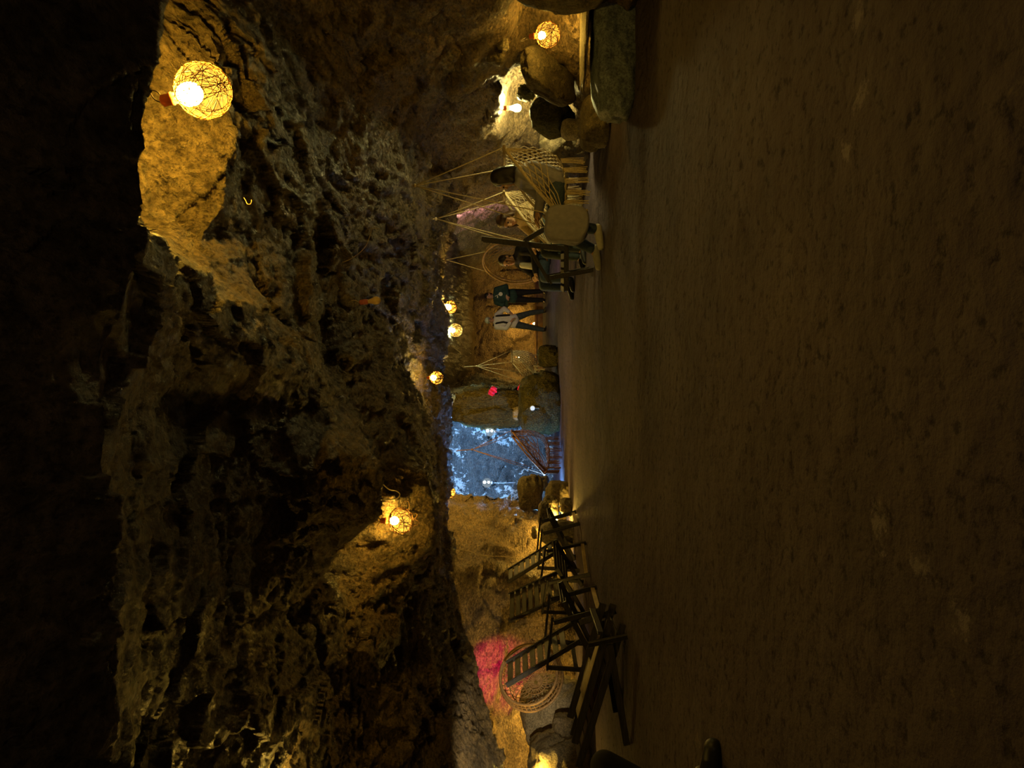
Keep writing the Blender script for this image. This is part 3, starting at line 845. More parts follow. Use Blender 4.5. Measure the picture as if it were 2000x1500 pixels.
def make_deckchair(label, group, loc, rz):
    """folding wooden armchair, +X is the way it faces"""
    t = thing('deck_chair', label, 'chair', loc, rz, group)
    Wd = 0.27
    for s in (-1, 1):
        y = s * Wd
        def bar(name, a, b, w=0.024, h=0.055, dy=0.0):
            m = MB(); m.bar((a[0], y + s * dy, a[1]), (b[0], y + s * dy, b[1]), w, h)
            m.build(name, M['darkwood'], t)
        bar('back_rail', (-0.90, 1.04), (-0.36, 0.20), dy=-0.03)
        bar('seat_rail', (0.07, 0.425), (-0.75, 0.025), dy=0.0)
        bar('front_leg', (-0.15, 0.53), (0.0, 0.0), dy=0.028)
        bar('rear_leg', (-0.66, 0.60), (-0.70, 0.0), 0.022, 0.05, dy=0.028)
        m = MB(); m.bar((-0.08, y + s * 0.03, 0.545), (-0.68, y + s * 0.03, 0.60), 0.055, 0.024)
        m.build('armrest', M['darkwood'], t)
    d = Vector((0.54, 0, -0.84)).normalized()
    nrm = Vector((0.84, 0, 0.54)).normalized()
    for k in range(8):
        p = Vector((-0.875, 0, 1.0)) + d * (0.10 * k)
        m = MB(); m.bar(p + Vector((0, -Wd + 0.02, 0)), p + Vector((0, Wd - 0.02, 0)), 0.012, 0.068, up=d)
        m.build('back_slat', M['slatwood'], t)
    d2 = Vector((-0.82, 0, -0.40)).normalized()
    for k in range(5):
        p = Vector((0.045, 0, 0.44)) + d2 * (0.095 * k)
        m = MB(); m.bar(p + Vector((0, -Wd, 0)), p + Vector((0, Wd, 0)), 0.012, 0.066, up=d2)
        m.build('seat_slat', M['slatwood'], t)
    m = MB(); m.bar((0.0 - 0.01, -Wd - 0.02, 0.05), (-0.01, Wd + 0.02, 0.05), 0.018, 0.045)
    m.build('foot_stretcher', M['palewood'], t)
    m = MB(); m.bar((-0.69, -Wd - 0.02, 0.28), (-0.69, Wd + 0.02, 0.28), 0.018, 0.045)
    m.build('rear_stretcher', M['darkwood'], t)
    return t


G1 = 'folding wooden deck chairs'
deck = make_deckchair('nearest upright dark deck chair on the left, its slatted back before the round basket chair', G1, (-2.38, 7.92, 0.0), 0.0)
deck.rotation_euler = (0, 0, -0.12)
for (x, y, rz, pitch, k, lab) in [(-2.24, 9.15, -0.50, 0, 0.98, 'second dark deck chair on the left, with the widest view of its slatted back'),
                           (-1.98, 10.55, -0.1, 0, 1.0, 'third dark deck chair on the left, in front of the tall black stone'),
                           (1.377, 8.5, PI - 0.17, 0.46, 1.0, 'lone dark deck chair on the right, tipped forward below the hanging net chairs')]:
    c = copy_tree(deck)
    c.rotation_mode = 'XYZ'
    c.rotation_euler = (Matrix.Rotation(rz, 4, 'Z') @ Matrix.Rotation(pitch, 4, 'Y')).to_euler('XYZ')
    c.location = (x, y, 0.0); c.scale = (k, k, k); c['label'] = lab


def make_folded_chair():
    t = thing('folded_deck_chair', 'collapsed dark deck chair with a pale pad, lying low in front of the left row', 'chair', (-2.6, 6.25, 0.0), 0.0)
    # main slatted panel tilts up to the left (-X)
    a, b = Vector((-0.62, 0, 0.42)), Vector((0.58, 0, 0.05))
    d = (b - a).normalized(); n = Vector((-d.z, 0, d.x))
    if n.z < 0: n = -n
    for s in (-1, 1):
        m = MB(); m.bar(a + Vector((0, s * 0.27, 0)), b + Vector((0, s * 0.27, 0)), 0.028, 0.06); m.build('side_rail', M['darkwood'], t)
        m = MB(); m.bar(a + Vector((0.18, s * 0.23, 0.03)) , b + Vector((0.02, s * 0.23, 0.10)), 0.028, 0.06); m.build('inner_rail', M['darkwood'], t)
    for k in range(11):
        p = a + d * (0.06 + 0.105 * k)
        m = MB(); m.bar(p + Vector((0, -0.26, 0)), p + Vector((0, 0.26, 0)), 0.014, 0.085, up=d); m.build('slat', M['darkwood'], t)
    # lower legs fold out onto the floor
    for s in (-1, 1):
        m = MB(); m.bar((-0.42, s * 0.30, 0.02), (0.42, s * 0.30, 0.16), 0.026, 0.055); m.build('leg', M['darkwood'], t)
    m = MB(); m.bar((0.52, -0.31, 0.24), (0.52, 0.31, 0.24), 0.03, 0.05); m.build('top_stretcher', M['darkwood'], t)
    m = MB(); m.bar((0.50, -0.33, 0.02), (0.42, -0.30, 0.34), 0.03, 0.05); m.build('arm', M['darkwood'], t)
    m = MB(); m.bar((0.50, 0.33, 0.02), (0.40, 0.30, 0.36), 0.03, 0.05); m.build('arm', M['darkwood'], t)
    # pale pad on top of the panel
    bm = bmesh.new()
    bmesh.ops.create_cube(bm, size=1.0)
    bmesh.ops.bevel(bm, geom=bm.edges[:], offset=0.3, segments=4, affect='EDGES')
    ang = math.atan2(d.z, d.x)
    mat = Matrix.Translation(a + d * 0.62 + n * 0.075) @ Matrix.Rotation(-ang, 4, 'Y') @ Matrix.Diagonal((0.62, 0.44, 0.06, 1))
    bmesh.ops.transform(bm, matrix=mat, verts=bm.verts)
    m = MB(); m.bm.free(); m.bm = bm
    p = m.build('pad', M['cushion'], t, True)
    p['label'] = 'pale cream pad'
    return t


make_folded_chair()


def make_swing(label, loc, rz, hang_z, mat='rope', group=None, size=1.0, rows=11, thick=0.005, barmat='palewood', knot=True, seat_z=0.42):
    """macrame hanging chair: +X is the way it faces; loc is on the floor below it"""
    t = thing('hanging_chair', label, 'chair', loc, rz, group)
    s_ = size
    def V(x, y, z): return Vector((x * s_, y * s_, z))
    hw = 0.33
    back_z, front_z = seat_z + 0.66 * s_, seat_z + 0.08
    bk, fr = (-0.34, back_z), (0.36, front_z)
    b = MB(); b.tube([V(bk[0], -hw - 0.06, bk[1]), V(bk[0], hw + 0.06, bk[1])], 0.017, 10); b.build('back_bar', M[barmat], t, True)
    b = MB(); b.tube([V(fr[0], -hw - 0.06, fr[1]), V(fr[0], hw + 0.06, fr[1])], 0.017, 10); b.build('front_bar', M[barmat], t, True)
    for q in (-1, 1):
        b = MB(); b.tube([V(bk[0], q * hw, bk[1]), V(0.02, q * (hw + 0.02), (bk[1] + fr[1]) / 2 + 0.015), V(fr[0], q * hw, fr[1])], 0.016, 8); b.build('side_rope', M[mat], t, True)
    hang = V(-0.05, 0, hang_z)
    for (bx, bz) in (bk, fr):
        for q in (-1, 1):
            e = V(bx, q * (hw + 0.03), bz)
            b = MB(); b.tube([hang, (hang + e) / 2 + Vector((0, 0, -0.008)), e], 0.006, 6); b.build('suspension_rope', M[mat], t, True)
    b = MB(); b.tube([hang, hang + Vector((0.02, 0, 0.30))], 0.008, 6)
    b.ball(hang, 0.022, 10, 8)
    b.build('hanger', M[mat], t, True)
    # sling profile from back bar to front bar
    prof = [(bk[0], bk[1]), (-0.36, seat_z + 0.42 * s_), (-0.33, seat_z + 0.2 * s_), (-0.24, seat_z + 0.05), (-0.08, seat_z), (0.12, seat_z - 0.005), (0.28, seat_z + 0.03), fr]
    def S(u, v):                                            # u across -1..1, v along 0..1
        f = v * (len(prof) - 1)
        i = min(int(f), len(prof) - 2); k = f - i
        x = prof[i][0] * (1 - k) + prof[i + 1][0] * k
        z = prof[i][1] * (1 - k) + prof[i + 1][1] * k
        sag = 0.05 * (u * u) * math.sin(v * PI)
        return V(x, u * hw * (1 + 0.05 * math.sin(v * PI)), z + sag)
    b = MB()
    nu, nv = 6, 15
    for sgn in (1, -1):
        for k in range(-nv, nu + nv + 1):
            pts = []
            for i in range(nv + 1):
                u = (k + sgn * i) if sgn > 0 else (k - i)
                if 0 <= u <= nu:
                    pts.append(S(u / nu * 2 - 1, i / nv))
            if len(pts) > 1: b.tube(pts, thick, 4)
    b.build('seat_net', M[mat], t)
    # netted sides between the slanting edge rope and the sling
    for q in (-1, 1):
        b = MB()
        n = 6
        def T(a, c):                                        # a along the slanting edge, c down to the sling
            e = V(bk[0] + (fr[0] - bk[0]) * a, q * hw, bk[1] + (fr[1] - bk[1]) * a)
            g = S(q, a ** 0.8)
            return e * (1 - c) + g * c
        for i in range(n + 1):
            for sgn in (1, -1):
                pts = []
                for j in range(7):
                    a = (i + sgn * j) / n
                    if 0 <= a <= 1: pts.append(T(a, j / 6))
                if len(pts) > 1: b.tube(pts, thick, 4)
        b.build('side_net', M[mat], t)
    # tasselled skirt below the seat
    b = MB()
    rnd = random.Random(3)
    for q in (-1, 1):
        for k in range(6):
            f0 = 0.44 + 0.085 * k
            for j in range(7):
                p = S(q, min(0.98, f0 + 0.006 * j)) + Vector((0, 0, -0.01))
                b.tube([p, p + Vector((rnd.uniform(-.006, .006), rnd.uniform(-.006, .006), -0.11)), p + Vector((rnd.uniform(-.014, .014), rnd.uniform(-.01, .01), -0.22 - rnd.uniform(0, 0.03)))], 0.0035, 4)
    for k in range(7):
        u = -0.9 + 0.3 * k
        for j in range(6):
            p = S(u + 0.02 * j, 0.97)
            b.tube([p, p + Vector((0, 0, -0.11)), p + Vector((rnd.uniform(-.014, .014), rnd.uniform(-.01, .01), -0.24))], 0.0035, 4)
    b.build('fringe', M[mat], t)
    return t


make_swing('cream net hanging chair nearest on the right, carrying the visitor in grey', (2.07, 7.6, 0), PI, 2.02, seat_z=0.40)
make_swing('cream net hanging chair second from the front on the right, lit yellow from behind', (2.12, 9.35, 0), PI - 0.1, 1.98, seat_z=0.42)
make_swing('empty net hanging chair far back in the corridor, hung from a single ring', (0.40, 17.6, 0), PI * 0.5 + 1.1, 1.86, seat_z=0.36, size=0.95, thick=0.009)
make_swing('dark brown net hanging chair in front of the blue alcove', (-1.32, 13.7, 0), PI + 0.2, 1.75, 'brownrope', seat_z=0.26, barmat='brownrope', thick=0.006, size=1.1)


def hoop_chair(label, c, facing, R=0.5, depth=0.28):
    """round rattan hanging chair: two hoops with a woven back"""
    f = Vector(facing).normalized()
    t = thing('round_hanging_chair', label, 'chair', c, 0)
    u = f.cross(Vector((0, 0, 1))).normalized(); v = u.cross(f).normalized()
    def ring(off, r, th, name):
        b = MB(); b.tube([f * off + (u * math.cos(a) + v * math.sin(a)) * r for a in [k / 48 * 2 * PI for k in range(48)]], th, 8, closed=True)
        return b.build(name, M['rattan'], t, True)
    ring(0.06, R, 0.014, 'front_hoop'); ring(0.02, R * 0.965, 0.009, 'inner_hoop')
    b = MB()
    for k in range(30):
        a = k / 30 * 2 * PI
        pts = [f * (0.03 - depth * math.sin(q * PI / 2)) + (u * math.cos(a + 0.7 * q) + v * math.sin(a + 0.7 * q)) * R * math.cos(q * PI / 2 * 0.94) for q in [i / 8 for i in range(9)]]
        b.tube(pts, 0.0035, 4)
        pts = [f * (0.03 - depth * math.sin(q * PI / 2)) + (u * math.cos(a - 0.7 * q) + v * math.sin(a - 0.7 * q)) * R * math.cos(q * PI / 2 * 0.94) for q in [i / 8 for i in range(9)]]
        b.tube(pts, 0.0035, 4)
    b.build('woven_back', M['rattan'], t)
    for q in (-0.5, 0.5):
        a = PI / 2 + q
        p = (u * math.cos(a) + v * math.sin(a)) * R + f * 0.06
        b = MB(); b.tube([p, Vector((0, 0, 1.06)) + f * 0.0], 0.006, 6); b.build('suspension_rope', M['rope'], t)
    return t


hoop_chair('large round rattan hanging chair behind the right deck chair', (1.92, 11.0, 0.93), (-0.86, -0.5, 0.05), 0.50)


def basket_chair(label, c, axis, R=0.42, depth=0.30):
    f = Vector(axis).normalized()
    t = thing('basket_chair', label, 'chair', c, 0)
    u = f.cross(Vector((0, 0, 1))).normalized(); v = u.cross(f).normalized()
    def C(r, off, n=56): return [f * off + (u * math.cos(a) + v * math.sin(a)) * r for a in [k / n * 2 * PI for k in range(n)]]
    b = MB(); b.tube(C(R, 0.0), 0.017, 8, closed=True); b.build('front_rim', M['rattan'], t, True)
    b = MB(); b.tube(C(R * 1.10, -0.13), 0.016, 8, closed=True); b.build('rear_rim', M['rattan'], t, True)
    b = MB()
    for k in range(44):
        a = k / 44 * 2 * PI
        for (r0, o0, r1, o1) in ((R, 0, R * 1.10, -0.13), (R * 1.10, -0.13, R * 0.9, -0.26)):
            b.tube([f * o0 + (u * math.cos(a) + v * math.sin(a)) * r0, f * o1 + (u * math.cos(a) + v * math.sin(a)) * r1], 0.005, 4)
    for (r, o) in ((R * 1.06, -0.06), (R * 0.9, -0.26), (R * 1.02, -0.2)):
        b.tube(C(r, o), 0.006, 5, closed=True)
    b.build('woven_wall', M['rattan'], t)
    b = MB()
    for k in range(26):
        a = k / 26 * 2 * PI
        for sg in (1, -1):
            b.tube([f * (-0.26 - 0.08 * math.sin(q * PI / 2)) + (u * math.cos(a + sg * 0.9 * q) + v * math.sin(a + sg * 0.9 * q)) * R * 0.9 * math.cos(q * PI / 2 * 0.95) for q in [i / 7 for i in range(8)]], 0.0045, 4)
    b.build('woven_bottom', M['rattan'], t)
    b = MB()
    for k in range(2): b.tube(C(R * (0.42 - 0.16 * k), -0.30, 30), 0.006, 5, closed=True)
    b.build('inner_ring', M['rattan'], t)
    return t


basket_chair('round rattan basket chair behind the nearest left deck chair', P(1032, 1316, 8.85), (0.62, -0.72, 0.30), 0.37)
# low ledges of stone behind the standing visitors
M['ledge'] = plain_mat('ochre_ledge', (0.24, 0.15, 0.07), 0.8, 0.2, var=0.3, scale=6, bump=0.5)
b = MB(); b.bar((0.4, 22.3, 0.10), (3.3, 22.0, 0.10), 0.5, 0.34)
tag(b.build('stone_ledge', M['ledge']), 'low ochre stone ledge along the back of the corridor behind the standing visitors', 'ledge')
# spotlight in the alcove
t = thing('spotlight', 'small white lit spotlight standing on the olive boulder by the alcove', 'lamp', P(1040, 797, 14.35))
R = Matrix.Rotation(PI / 2, 4, 'X')
b = MB(); b.lathe([(0.03, -0.06), (0.05, -0.05), (0.055, 0.0), (0.055, 0.05)], 18, R); b.build('housing', M['greymetal'], t, True)
b = MB(); b.lathe([(0.045, 0.051), (0.045, 0.054)], 18, R); b.build('lens', M['bulb_dim'], t)
b = MB(); b.bar((0, 0, -0.13), (0, 0, -0.04), 0.03, 0.012); b.build('bracket', M['greymetal'], t)
# ---------------------------------------------------------------- people
M['skin'] = plain_mat('skin', (0.42, 0.24, 0.15), 0.55, 0.35, var=0.06, scale=30, bump=0.03)
M['blackhair'] = plain_mat('black_hair', (0.012, 0.009, 0.008), 0.45, 0.5, var=0.3, scale=80, bump=0.4, stretch=(6, 6, 1))
M['brownhair'] = plain_mat('brown_hair', (0.06, 0.03, 0.015), 0.45, 0.5, var=0.3, scale=80, bump=0.4, stretch=(6, 6, 1))
M['greencoat'] = plain_mat('dark_green_cloth', (0.022, 0.05, 0.042), 0.8, 0.2, var=0.3, scale=12)
M['blackcloth'] = plain_mat('black_cloth', (0.012, 0.012, 0.014), 0.85, 0.2, var=0.3, scale=16)
M['whitecloth'] = plain_mat('white_cloth', (0.62, 0.62, 0.55), 0.85, 0.2, var=0.1, scale=14)
M['slatecloth'] = plain_mat('slate_cloth', (0.045, 0.06, 0.062), 0.85, 0.2, var=0.25, scale=16)
M['denim'] = plain_mat('blue_denim', (0.05, 0.075, 0.12), 0.85, 0.2, var=0.25, scale=60)
M['yellowtop'] = plain_mat('tan_knit', (0.38, 0.29, 0.16), 0.9, 0.15, var=0.2, scale=50, bump=0.3)
M['palecap'] = plain_mat('pale_sage_cap', (0.46, 0.5, 0.4), 0.85, 0.2, var=0.1)
M['eyes'] = plain_mat('dark_eyes', (0.02, 0.015, 0.012), 0.2, 0.6, var=0.1)
M['lips'] = plain_mat('lips', (0.34, 0.13, 0.10), 0.5, 0.4, var=0.05)
M['shoe'] = plain_mat('black_shoe', (0.012, 0.012, 0.013), 0.45, 0.4, var=0.2)
M['sole'] = plain_mat('pale_sole', (0.35, 0.34, 0.32), 0.7, 0.3, var=0.1)


def solid(mb, pts, radii, seg=14):
    """closed tapering limb with round ends"""
    pts = [Vector(p) for p in pts]
    P2, R2 = [], []
    t0 = (pts[0] - pts[1]).normalized(); t1 = (pts[-1] - pts[-2]).normalized()
    for a in (1.0, 0.9, 0.62, 0.3):
        P2.append(pts[0] + t0 * radii[0] * a * 0.98); R2.append(radii[0] * math.sqrt(max(0.0025, 1 - a * a)))
    for i in range(len(pts)):
        P2.append(pts[i]); R2.append(radii[i])
        if i < len(pts) - 1:
            for u in (0.33, 0.67):
                P2.append(pts[i].lerp(pts[i + 1], u)); R2.append(radii[i] * (1 - u) + radii[i + 1] * u)
    for a in (0.3, 0.62, 0.9, 1.0):
        P2.append(pts[-1] + t1 * radii[-1] * a * 0.98); R2.append(radii[-1] * math.sqrt(max(0.0025, 1 - a * a)))
    rings = []
    up = None
    n = len(P2)
    for i in range(n):
        t = (P2[min(i + 1, n - 1)] - P2[max(i - 1, 0)]).normalized()
        if up is None: up = Vector((0, 1, 0)) if abs(t.y) < 0.9 else Vector((1, 0, 0))
        a = t.cross(up)
        if a.length < 1e-6: a = t.orthogonal()
        a.normalize(); b = a.cross(t).normalized(); up = b
        rings.append([mb.bm.verts.new(P2[i] + (a * math.cos(k * 2 * PI / seg) + b * math.sin(k * 2 * PI / seg)) * R2[i]) for k in range(seg)])
    for A, B in zip(rings[:-1], rings[1:]):
        for k in range(seg):
            mb.bm.faces.new((A[k], A[(k + 1) % seg], B[(k + 1) % seg], B[k]))
    mb.bm.faces.new(rings[0][::-1]); mb.bm.faces.new(rings[-1])


def fuse(mb, name, mat, parent, voxel=0.009, smooth=3):
    """melt overlapping solids into one continuous skin"""
    o = mb.build(name, mat, None)
    r = o.modifiers.new('r', 'REMESH'); r.mode = 'VOXEL'; r.voxel_size = voxel
    s = o.modifiers.new('s', 'SMOOTH'); s.factor = 0.5; s.iterations = smooth
    dg = bpy.context.evaluated_depsgraph_get()
    dg.update()
    me = bpy.data.meshes.new_from_object(o.evaluated_get(dg))
    old = o.data
    bpy.data.objects.remove(o); bpy.data.meshes.remove(old)
    me.name = name
    me.polygons.foreach_set('use_smooth', [True] * len(me.polygons))
    if not me.materials: me.materials.append(mat)
    o = bpy.data.objects.new(name, me)
    COL.objects.link(o)
    o.parent = parent
    return o


def basis(fwd, up):
    f = Vector(fwd).normalized(); u = Vector(up)
    s = f.cross(u).normalized(); u = s.cross(f).normalized()
    return f, s, u          # forward, right hand side, up


def head_parts(mb, hc, fwd, up, k=1.0):
    f, s, u = basis(fwd, up)
    def W(a, b, c): return hc + (f * a + s * b + u * c) * k
    rot = Matrix((f, s, u)).transposed()
    mb.ball(W(-0.01, 0, 0.025), 0.09 * k, 20, 14, sc=(1.06, 0.86, 1.0), rot=rot)
    mb.ball(W(0.022, 0, -0.045), 0.07 * k, 18, 12, sc=(0.95, 0.84, 1.02), rot=rot)
    mb.ball(W(0.058, 0, -0.098), 0.026 * k, 12, 8, sc=(1, 1.1, 0.8), rot=rot)     # chin
    solid(mb, [W(0.082, 0, 0.02), W(0.104, 0, -0.026)], [0.010 * k, 0.017 * k], 8)    # nose
    mb.ball(W(0.078, 0, 0.032), 0.022 * k, 10, 8, sc=(0.6, 2.0, 0.6), rot=rot)     # brow
    for q in (-1, 1):
        mb.ball(W(-0.005, q * 0.083, -0.005), 0.026 * k, 10, 8, sc=(0.7, 0.45, 1.2), rot=rot)
    return W, rot


def face_parts(parent, hc, fwd, up, k=1.0):
    f, s, u = basis(fwd, up)
    def W(a, b, c): return hc + (f * a + s * b + u * c) * k
    rot = Matrix((f, s, u)).transposed()
    for q in (-1, 1):
        b = MB(); b.ball(W(0.078, q * 0.033, 0.008), 0.013 * k, 10, 8, sc=(0.7, 1.2, 0.8), rot=rot); b.build('eye', M['eyes'], parent, True)
    b = MB(); b.ball(W(0.084, 0, -0.062), 0.012 * k, 10, 8, sc=(0.7, 1.9, 0.6), rot=rot); b.build('mouth', M['lips'], parent, True)


def hand_parts(mb, wrist, d, palm, k=1.0, curl=0.5, flip=1):
    """five fingers from the palm; d points along the hand, palm is the palm's normal"""
    d = Vector(d).normalized(); n = Vector(palm); n = (n - d * n.dot(d)).normalized(); s = d.cross(n).normalized() * flip
    w = Vector(wrist)
    solid(mb, [w, w + d * 0.045 * k, w + d * 0.08 * k], [0.026 * k, 0.031 * k, 0.027 * k], 10)
    solid(mb, [w + d * 0.05 * k + s * 0.016 * k, w + d * 0.08 * k + s * 0.022 * k], [0.019 * k, 0.015 * k], 8)
    solid(mb, [w + d * 0.05 * k - s * 0.016 * k, w + d * 0.08 * k - s * 0.022 * k], [0.019 * k, 0.015 * k], 8)
    for i, (off, ln) in enumerate(((-0.030, 0.062), (-0.010, 0.076), (0.010, 0.080), (0.030, 0.072))):
        a = w + d * 0.085 * k + s * off * k
        c1 = curl * (0.6 + 0.08 * i)
        p1 = a + (d * math.cos(c1) + n * math.sin(c1)) * ln * 0.5 * k
        p2 = p1 + (d * math.cos(2 * c1) + n * math.sin(2 * c1)) * ln * 0.5 * k
        solid(mb, [a, p1, p2], [0.0095 * k, 0.0088 * k, 0.0075 * k], 8)
    a = w + d * 0.03 * k + s * 0.026 * k
    p1 = a + (d * 0.6 + s * 0.7 + n * 0.3).normalized() * 0.035 * k
    solid(mb, [a, p1, p1 + (d * 0.85 + s * 0.15 + n * 0.45).normalized() * 0.03 * k], [0.013 * k, 0.011 * k, 0.009 * k], 8)


def person(label, loc, rz, J, top, bottom, hair, shoes='shoe', voxel=0.009, hairstyle='short', facefwd=(1, 0, 0), headup=(0, 0, 1), sleeve=1.0, name='person', girth=1.0, extra=None, soft=1.0, group=None, shoe_k=1.0):
    """J: joints in the person's own frame (+X is forward, +Y is the left side)"""
    t = thing(name, label, 'person', loc, rz, group)
    V = {k: Vector(v) for k, v in J.items()}
    g = girth
    mb = MB()
    # trunk
    hipc = (V['hipL'] + V['hipR']) / 2
    shc = (V['shL'] + V['shR']) / 2
    spine = [hipc, hipc.lerp(shc, 0.35) + V.get('bow', Vector((0, 0, 0))), hipc.lerp(shc, 0.75) + V.get('bow', Vector((0, 0, 0))), shc]
    side = (V['shL'] - V['shR']).normalized()
    def trunk(m, e):
        for q, hs in ((-1, 0.075), (1, 0.075), (0, 0)):
            solid(m, [p + side * (q * hs * kk) for p, kk in zip(spine, (1.0, 0.8, 1.05, 0.9))], [(0.105 + e) * g, (0.098 + e) * g, (0.105 + e) * g, (0.07 + e) * g])
        for q in ('L', 'R'):
            solid(m, [shc.lerp(V['sh' + q], 0.2), V['sh' + q]], [(0.07 + e) * g, (0.056 + e) * g])
    def arm(m, q, e, cut=1.0):
        a, b, c = V['sh' + q], V['el' + q], V['wr' + q]
        solid(m, [a, a.lerp(b, 0.5), b], [(0.055 + e) * g, (0.047 + e) * g, (0.040 + e) * g])
        solid(m, [b, b.lerp(c, 0.35 * cut), b.lerp(c, cut)], [(0.040 + e) * g, (0.039 + e) * g, (0.028 + e) * g])
    def leg(m, q, e, cut=1.0):
        a, b, c = V['hip' + q], V['kn' + q], V['an' + q]
        solid(m, [a, a.lerp(b, 0.5), b], [(0.088 + e) * g, (0.075 + e) * g, (0.056 + e) * g])
        solid(m, [b, b.lerp(c, 0.35 * cut), b.lerp(c, cut)], [(0.056 + e) * g, (0.055 + e) * g, (0.040 + e) * g])
    trunk(mb, 0)
    hc = V['head']
    solid(mb, [shc + Vector((0, 0, 0.0)), shc.lerp(hc, 0.55)], [0.062, 0.055])
    W, rot = head_parts(mb, hc, facefwd, headup)
    for q in 'LR':
        arm(mb, q, 0)
        d = V['wr' + q] - V['el' + q]
        hd = V.get('hd' + q, d)
        hand_parts(mb, V['wr' + q], hd, V.get('pm' + q, Vector((0, 0, -1))), curl=J.get('curl', (0.5, 0, 0))[0], flip=1 if q == 'L' else -1)
        leg(mb, q, 0)
        an = V['an' + q]; ft = V.get('ft' + q, an + Vector((0.19, 0, -0.055)))
        solid(mb, [an, an.lerp(ft, 0.5) + Vector((0, 0, -0.012)), ft], [0.038, 0.036, 0.026])
    fuse(mb, 'body', M['skin'], t, voxel)
    # garments
    m = MB(); trunk(m, 0.014 * soft)
    for q in 'LR': arm(m, q, 0.013 * soft, sleeve)
    solid(m, [shc + Vector((0, 0, 0.01)), shc.lerp(hc, 0.33)], [0.085, 0.070])
    o = fuse(m, 'top', M[top], t, voxel + 0.001)
    m = MB()
    solid(m, [hipc + side * 0.08, hipc - side * 0.08], [0.115 * g, 0.115 * g])
    for q in 'LR': leg(m, q, 0.016, 0.95)
    fuse(m, 'trousers', M[bottom], t, voxel + 0.001)
    for q in 'LR':
        an = V['an' + q]; ft = V.get('ft' + q, an + Vector((0.19, 0, -0.055)))
        m = MB(); solid(m, [an + Vector((-0.01, 0, -0.02)), an.lerp(ft, 0.5) + Vector((0, 0, -0.012)), ft], [0.048 * shoe_k, 0.045 * shoe_k, 0.036 * shoe_k])
        fuse(m, 'shoe', M[shoes], t, voxel)
    f, s, u = basis(facefwd, headup)
    if hairstyle != 'none':
        m = MB()
        m.ball(W(-0.022, 0, 0.045), 0.098, 20, 14, sc=(1.02, 0.92, 0.98), rot=rot)
        if hairstyle == 'long':
            solid(m, [W(-0.05, 0, 0.02), W(-0.075, 0, -0.10), W(-0.085, 0, -0.24)], [0.085, 0.088, 0.055])
            for q in (-1, 1): solid(m, [W(-0.02, q * 0.075, 0.03), W(-0.015, q * 0.088, -0.08), W(0.0, q * 0.085, -0.20)], [0.035, 0.034, 0.022])
        elif hairstyle == 'bob':
            solid(m, [W(-0.045, 0, 0.02), W(-0.06, 0, -0.09)], [0.09, 0.085])
            for q in (-1, 1): solid(m, [W(-0.005, q * 0.07, 0.05), W(0.0, q * 0.088, -0.09)], [0.04, 0.034])
        else:
            solid(m, [W(-0.05, 0, 0.02), W(-0.06, 0, -0.045)], [0.078, 0.065])
        fuse(m, 'hair', M[hair], t, 0.008, 4)
    face_parts(t, hc, facefwd, headup)
    if extra: extra(t, V, W, rot)
    return t


# two standing visitors far down the corridor
def lanyard(t, V, W, rot):
    b = MB(); b.lathe([(0.0005, -0.008), (0.055, -0.008), (0.055, 0.0), (0.0005, 0.004)], 20, Matrix.Translation((0.155, 0.09, 1.30)) @ Matrix.Rotation(PI / 2, 4, 'Y'))
    b.build('badge', M['whitecloth'], t)
    b = MB(); b.tube([(0.13, 0.02, 1.46), (0.142, 0.06, 1.38), (0.15, 0.09, 1.345)], 0.006, 6); b.build('strap', M['whitecloth'], t)
    b = MB(); b.bar((0.02, -0.045, 1.49), (0.115, 0.0, 1.38), 0.05, 0.012, up=(1, 0, 0.4)); b.bar((0.02, 0.045, 1.49), (0.115, 0.0, 1.38), 0.05, 0.012, up=(1, 0, 0.4)); b.build('collar', M['whitecloth'], t)


person('visitor in dark green jacket standing with folded hands and a round white badge', (2.50, 20.2, 0.0), -PI / 2 - 0.35,
       dict(head=(0.03, 0, 1.63), shL=(0, 0.185, 1.42), shR=(0, -0.185, 1.42), elL=(0.03, 0.29, 1.15), elR=(0.03, -0.29, 1.15), wrL=(0.22, 0.07, 1.10), wrR=(0.22, -0.05, 1.12),
            hdL=(0.5, -1, 0), hdR=(0.5, 1, 0), pmL=(-1, 0, 0), pmR=(-1, 0, 0), hipL=(0, 0.095, 0.93), hipR=(0, -0.095, 0.93), knL=(0.02, 0.12, 0.50), knR=(0.02, -0.11, 0.50), anL=(0, 0.14, 0.09), anR=(0, -0.12, 0.09)),
       'greencoat', 'blackcloth', 'blackhair', hairstyle='short', facefwd=(0.95, -0.3, 0), voxel=0.011, girth=1.08, soft=1.6, extra=lanyard)


def capstraps(t, V, W, rot):
    b = MB()
    b.ball(W(-0.012, 0, 0.055), 0.104, 20, 12, sc=(1.05, 0.93, 0.85), rot=rot)
    fuse(b, 'cap', M['palecap'], t, 0.008, 3)
    b = MB(); b.ball(W(0.12, 0, 0.055), 0.075, 16, 8, sc=(1, 1, 0.13), rot=rot); b.build('cap_brim', M['palecap'], t, True)
    for q in (-1, 1):
        b = MB(); b.tube([(-0.10, q * 0.12, 1.38), (-0.02, q * 0.12, 1.50), (0.10, q * 0.11, 1.40), (0.155, q * 0.10, 1.22), (0.12, q * 0.13, 1.04)], 0.028, 8)
        b.build('pack_strap', M['blackcloth'], t, True)
    bm = MB(); bmesh.ops.create_cube(bm.bm, size=1.0)
    bmesh.ops.bevel(bm.bm, geom=bm.bm.edges[:], offset=0.2, segments=3, affect='EDGES')
    bmesh.ops.transform(bm.bm, matrix=Matrix.Translation((-0.20, 0, 1.22)) @ Matrix.Diagonal((0.17, 0.30, 0.44, 1)), verts=bm.bm.verts)
    bm.build('backpack', M['blackcloth'], t, True)


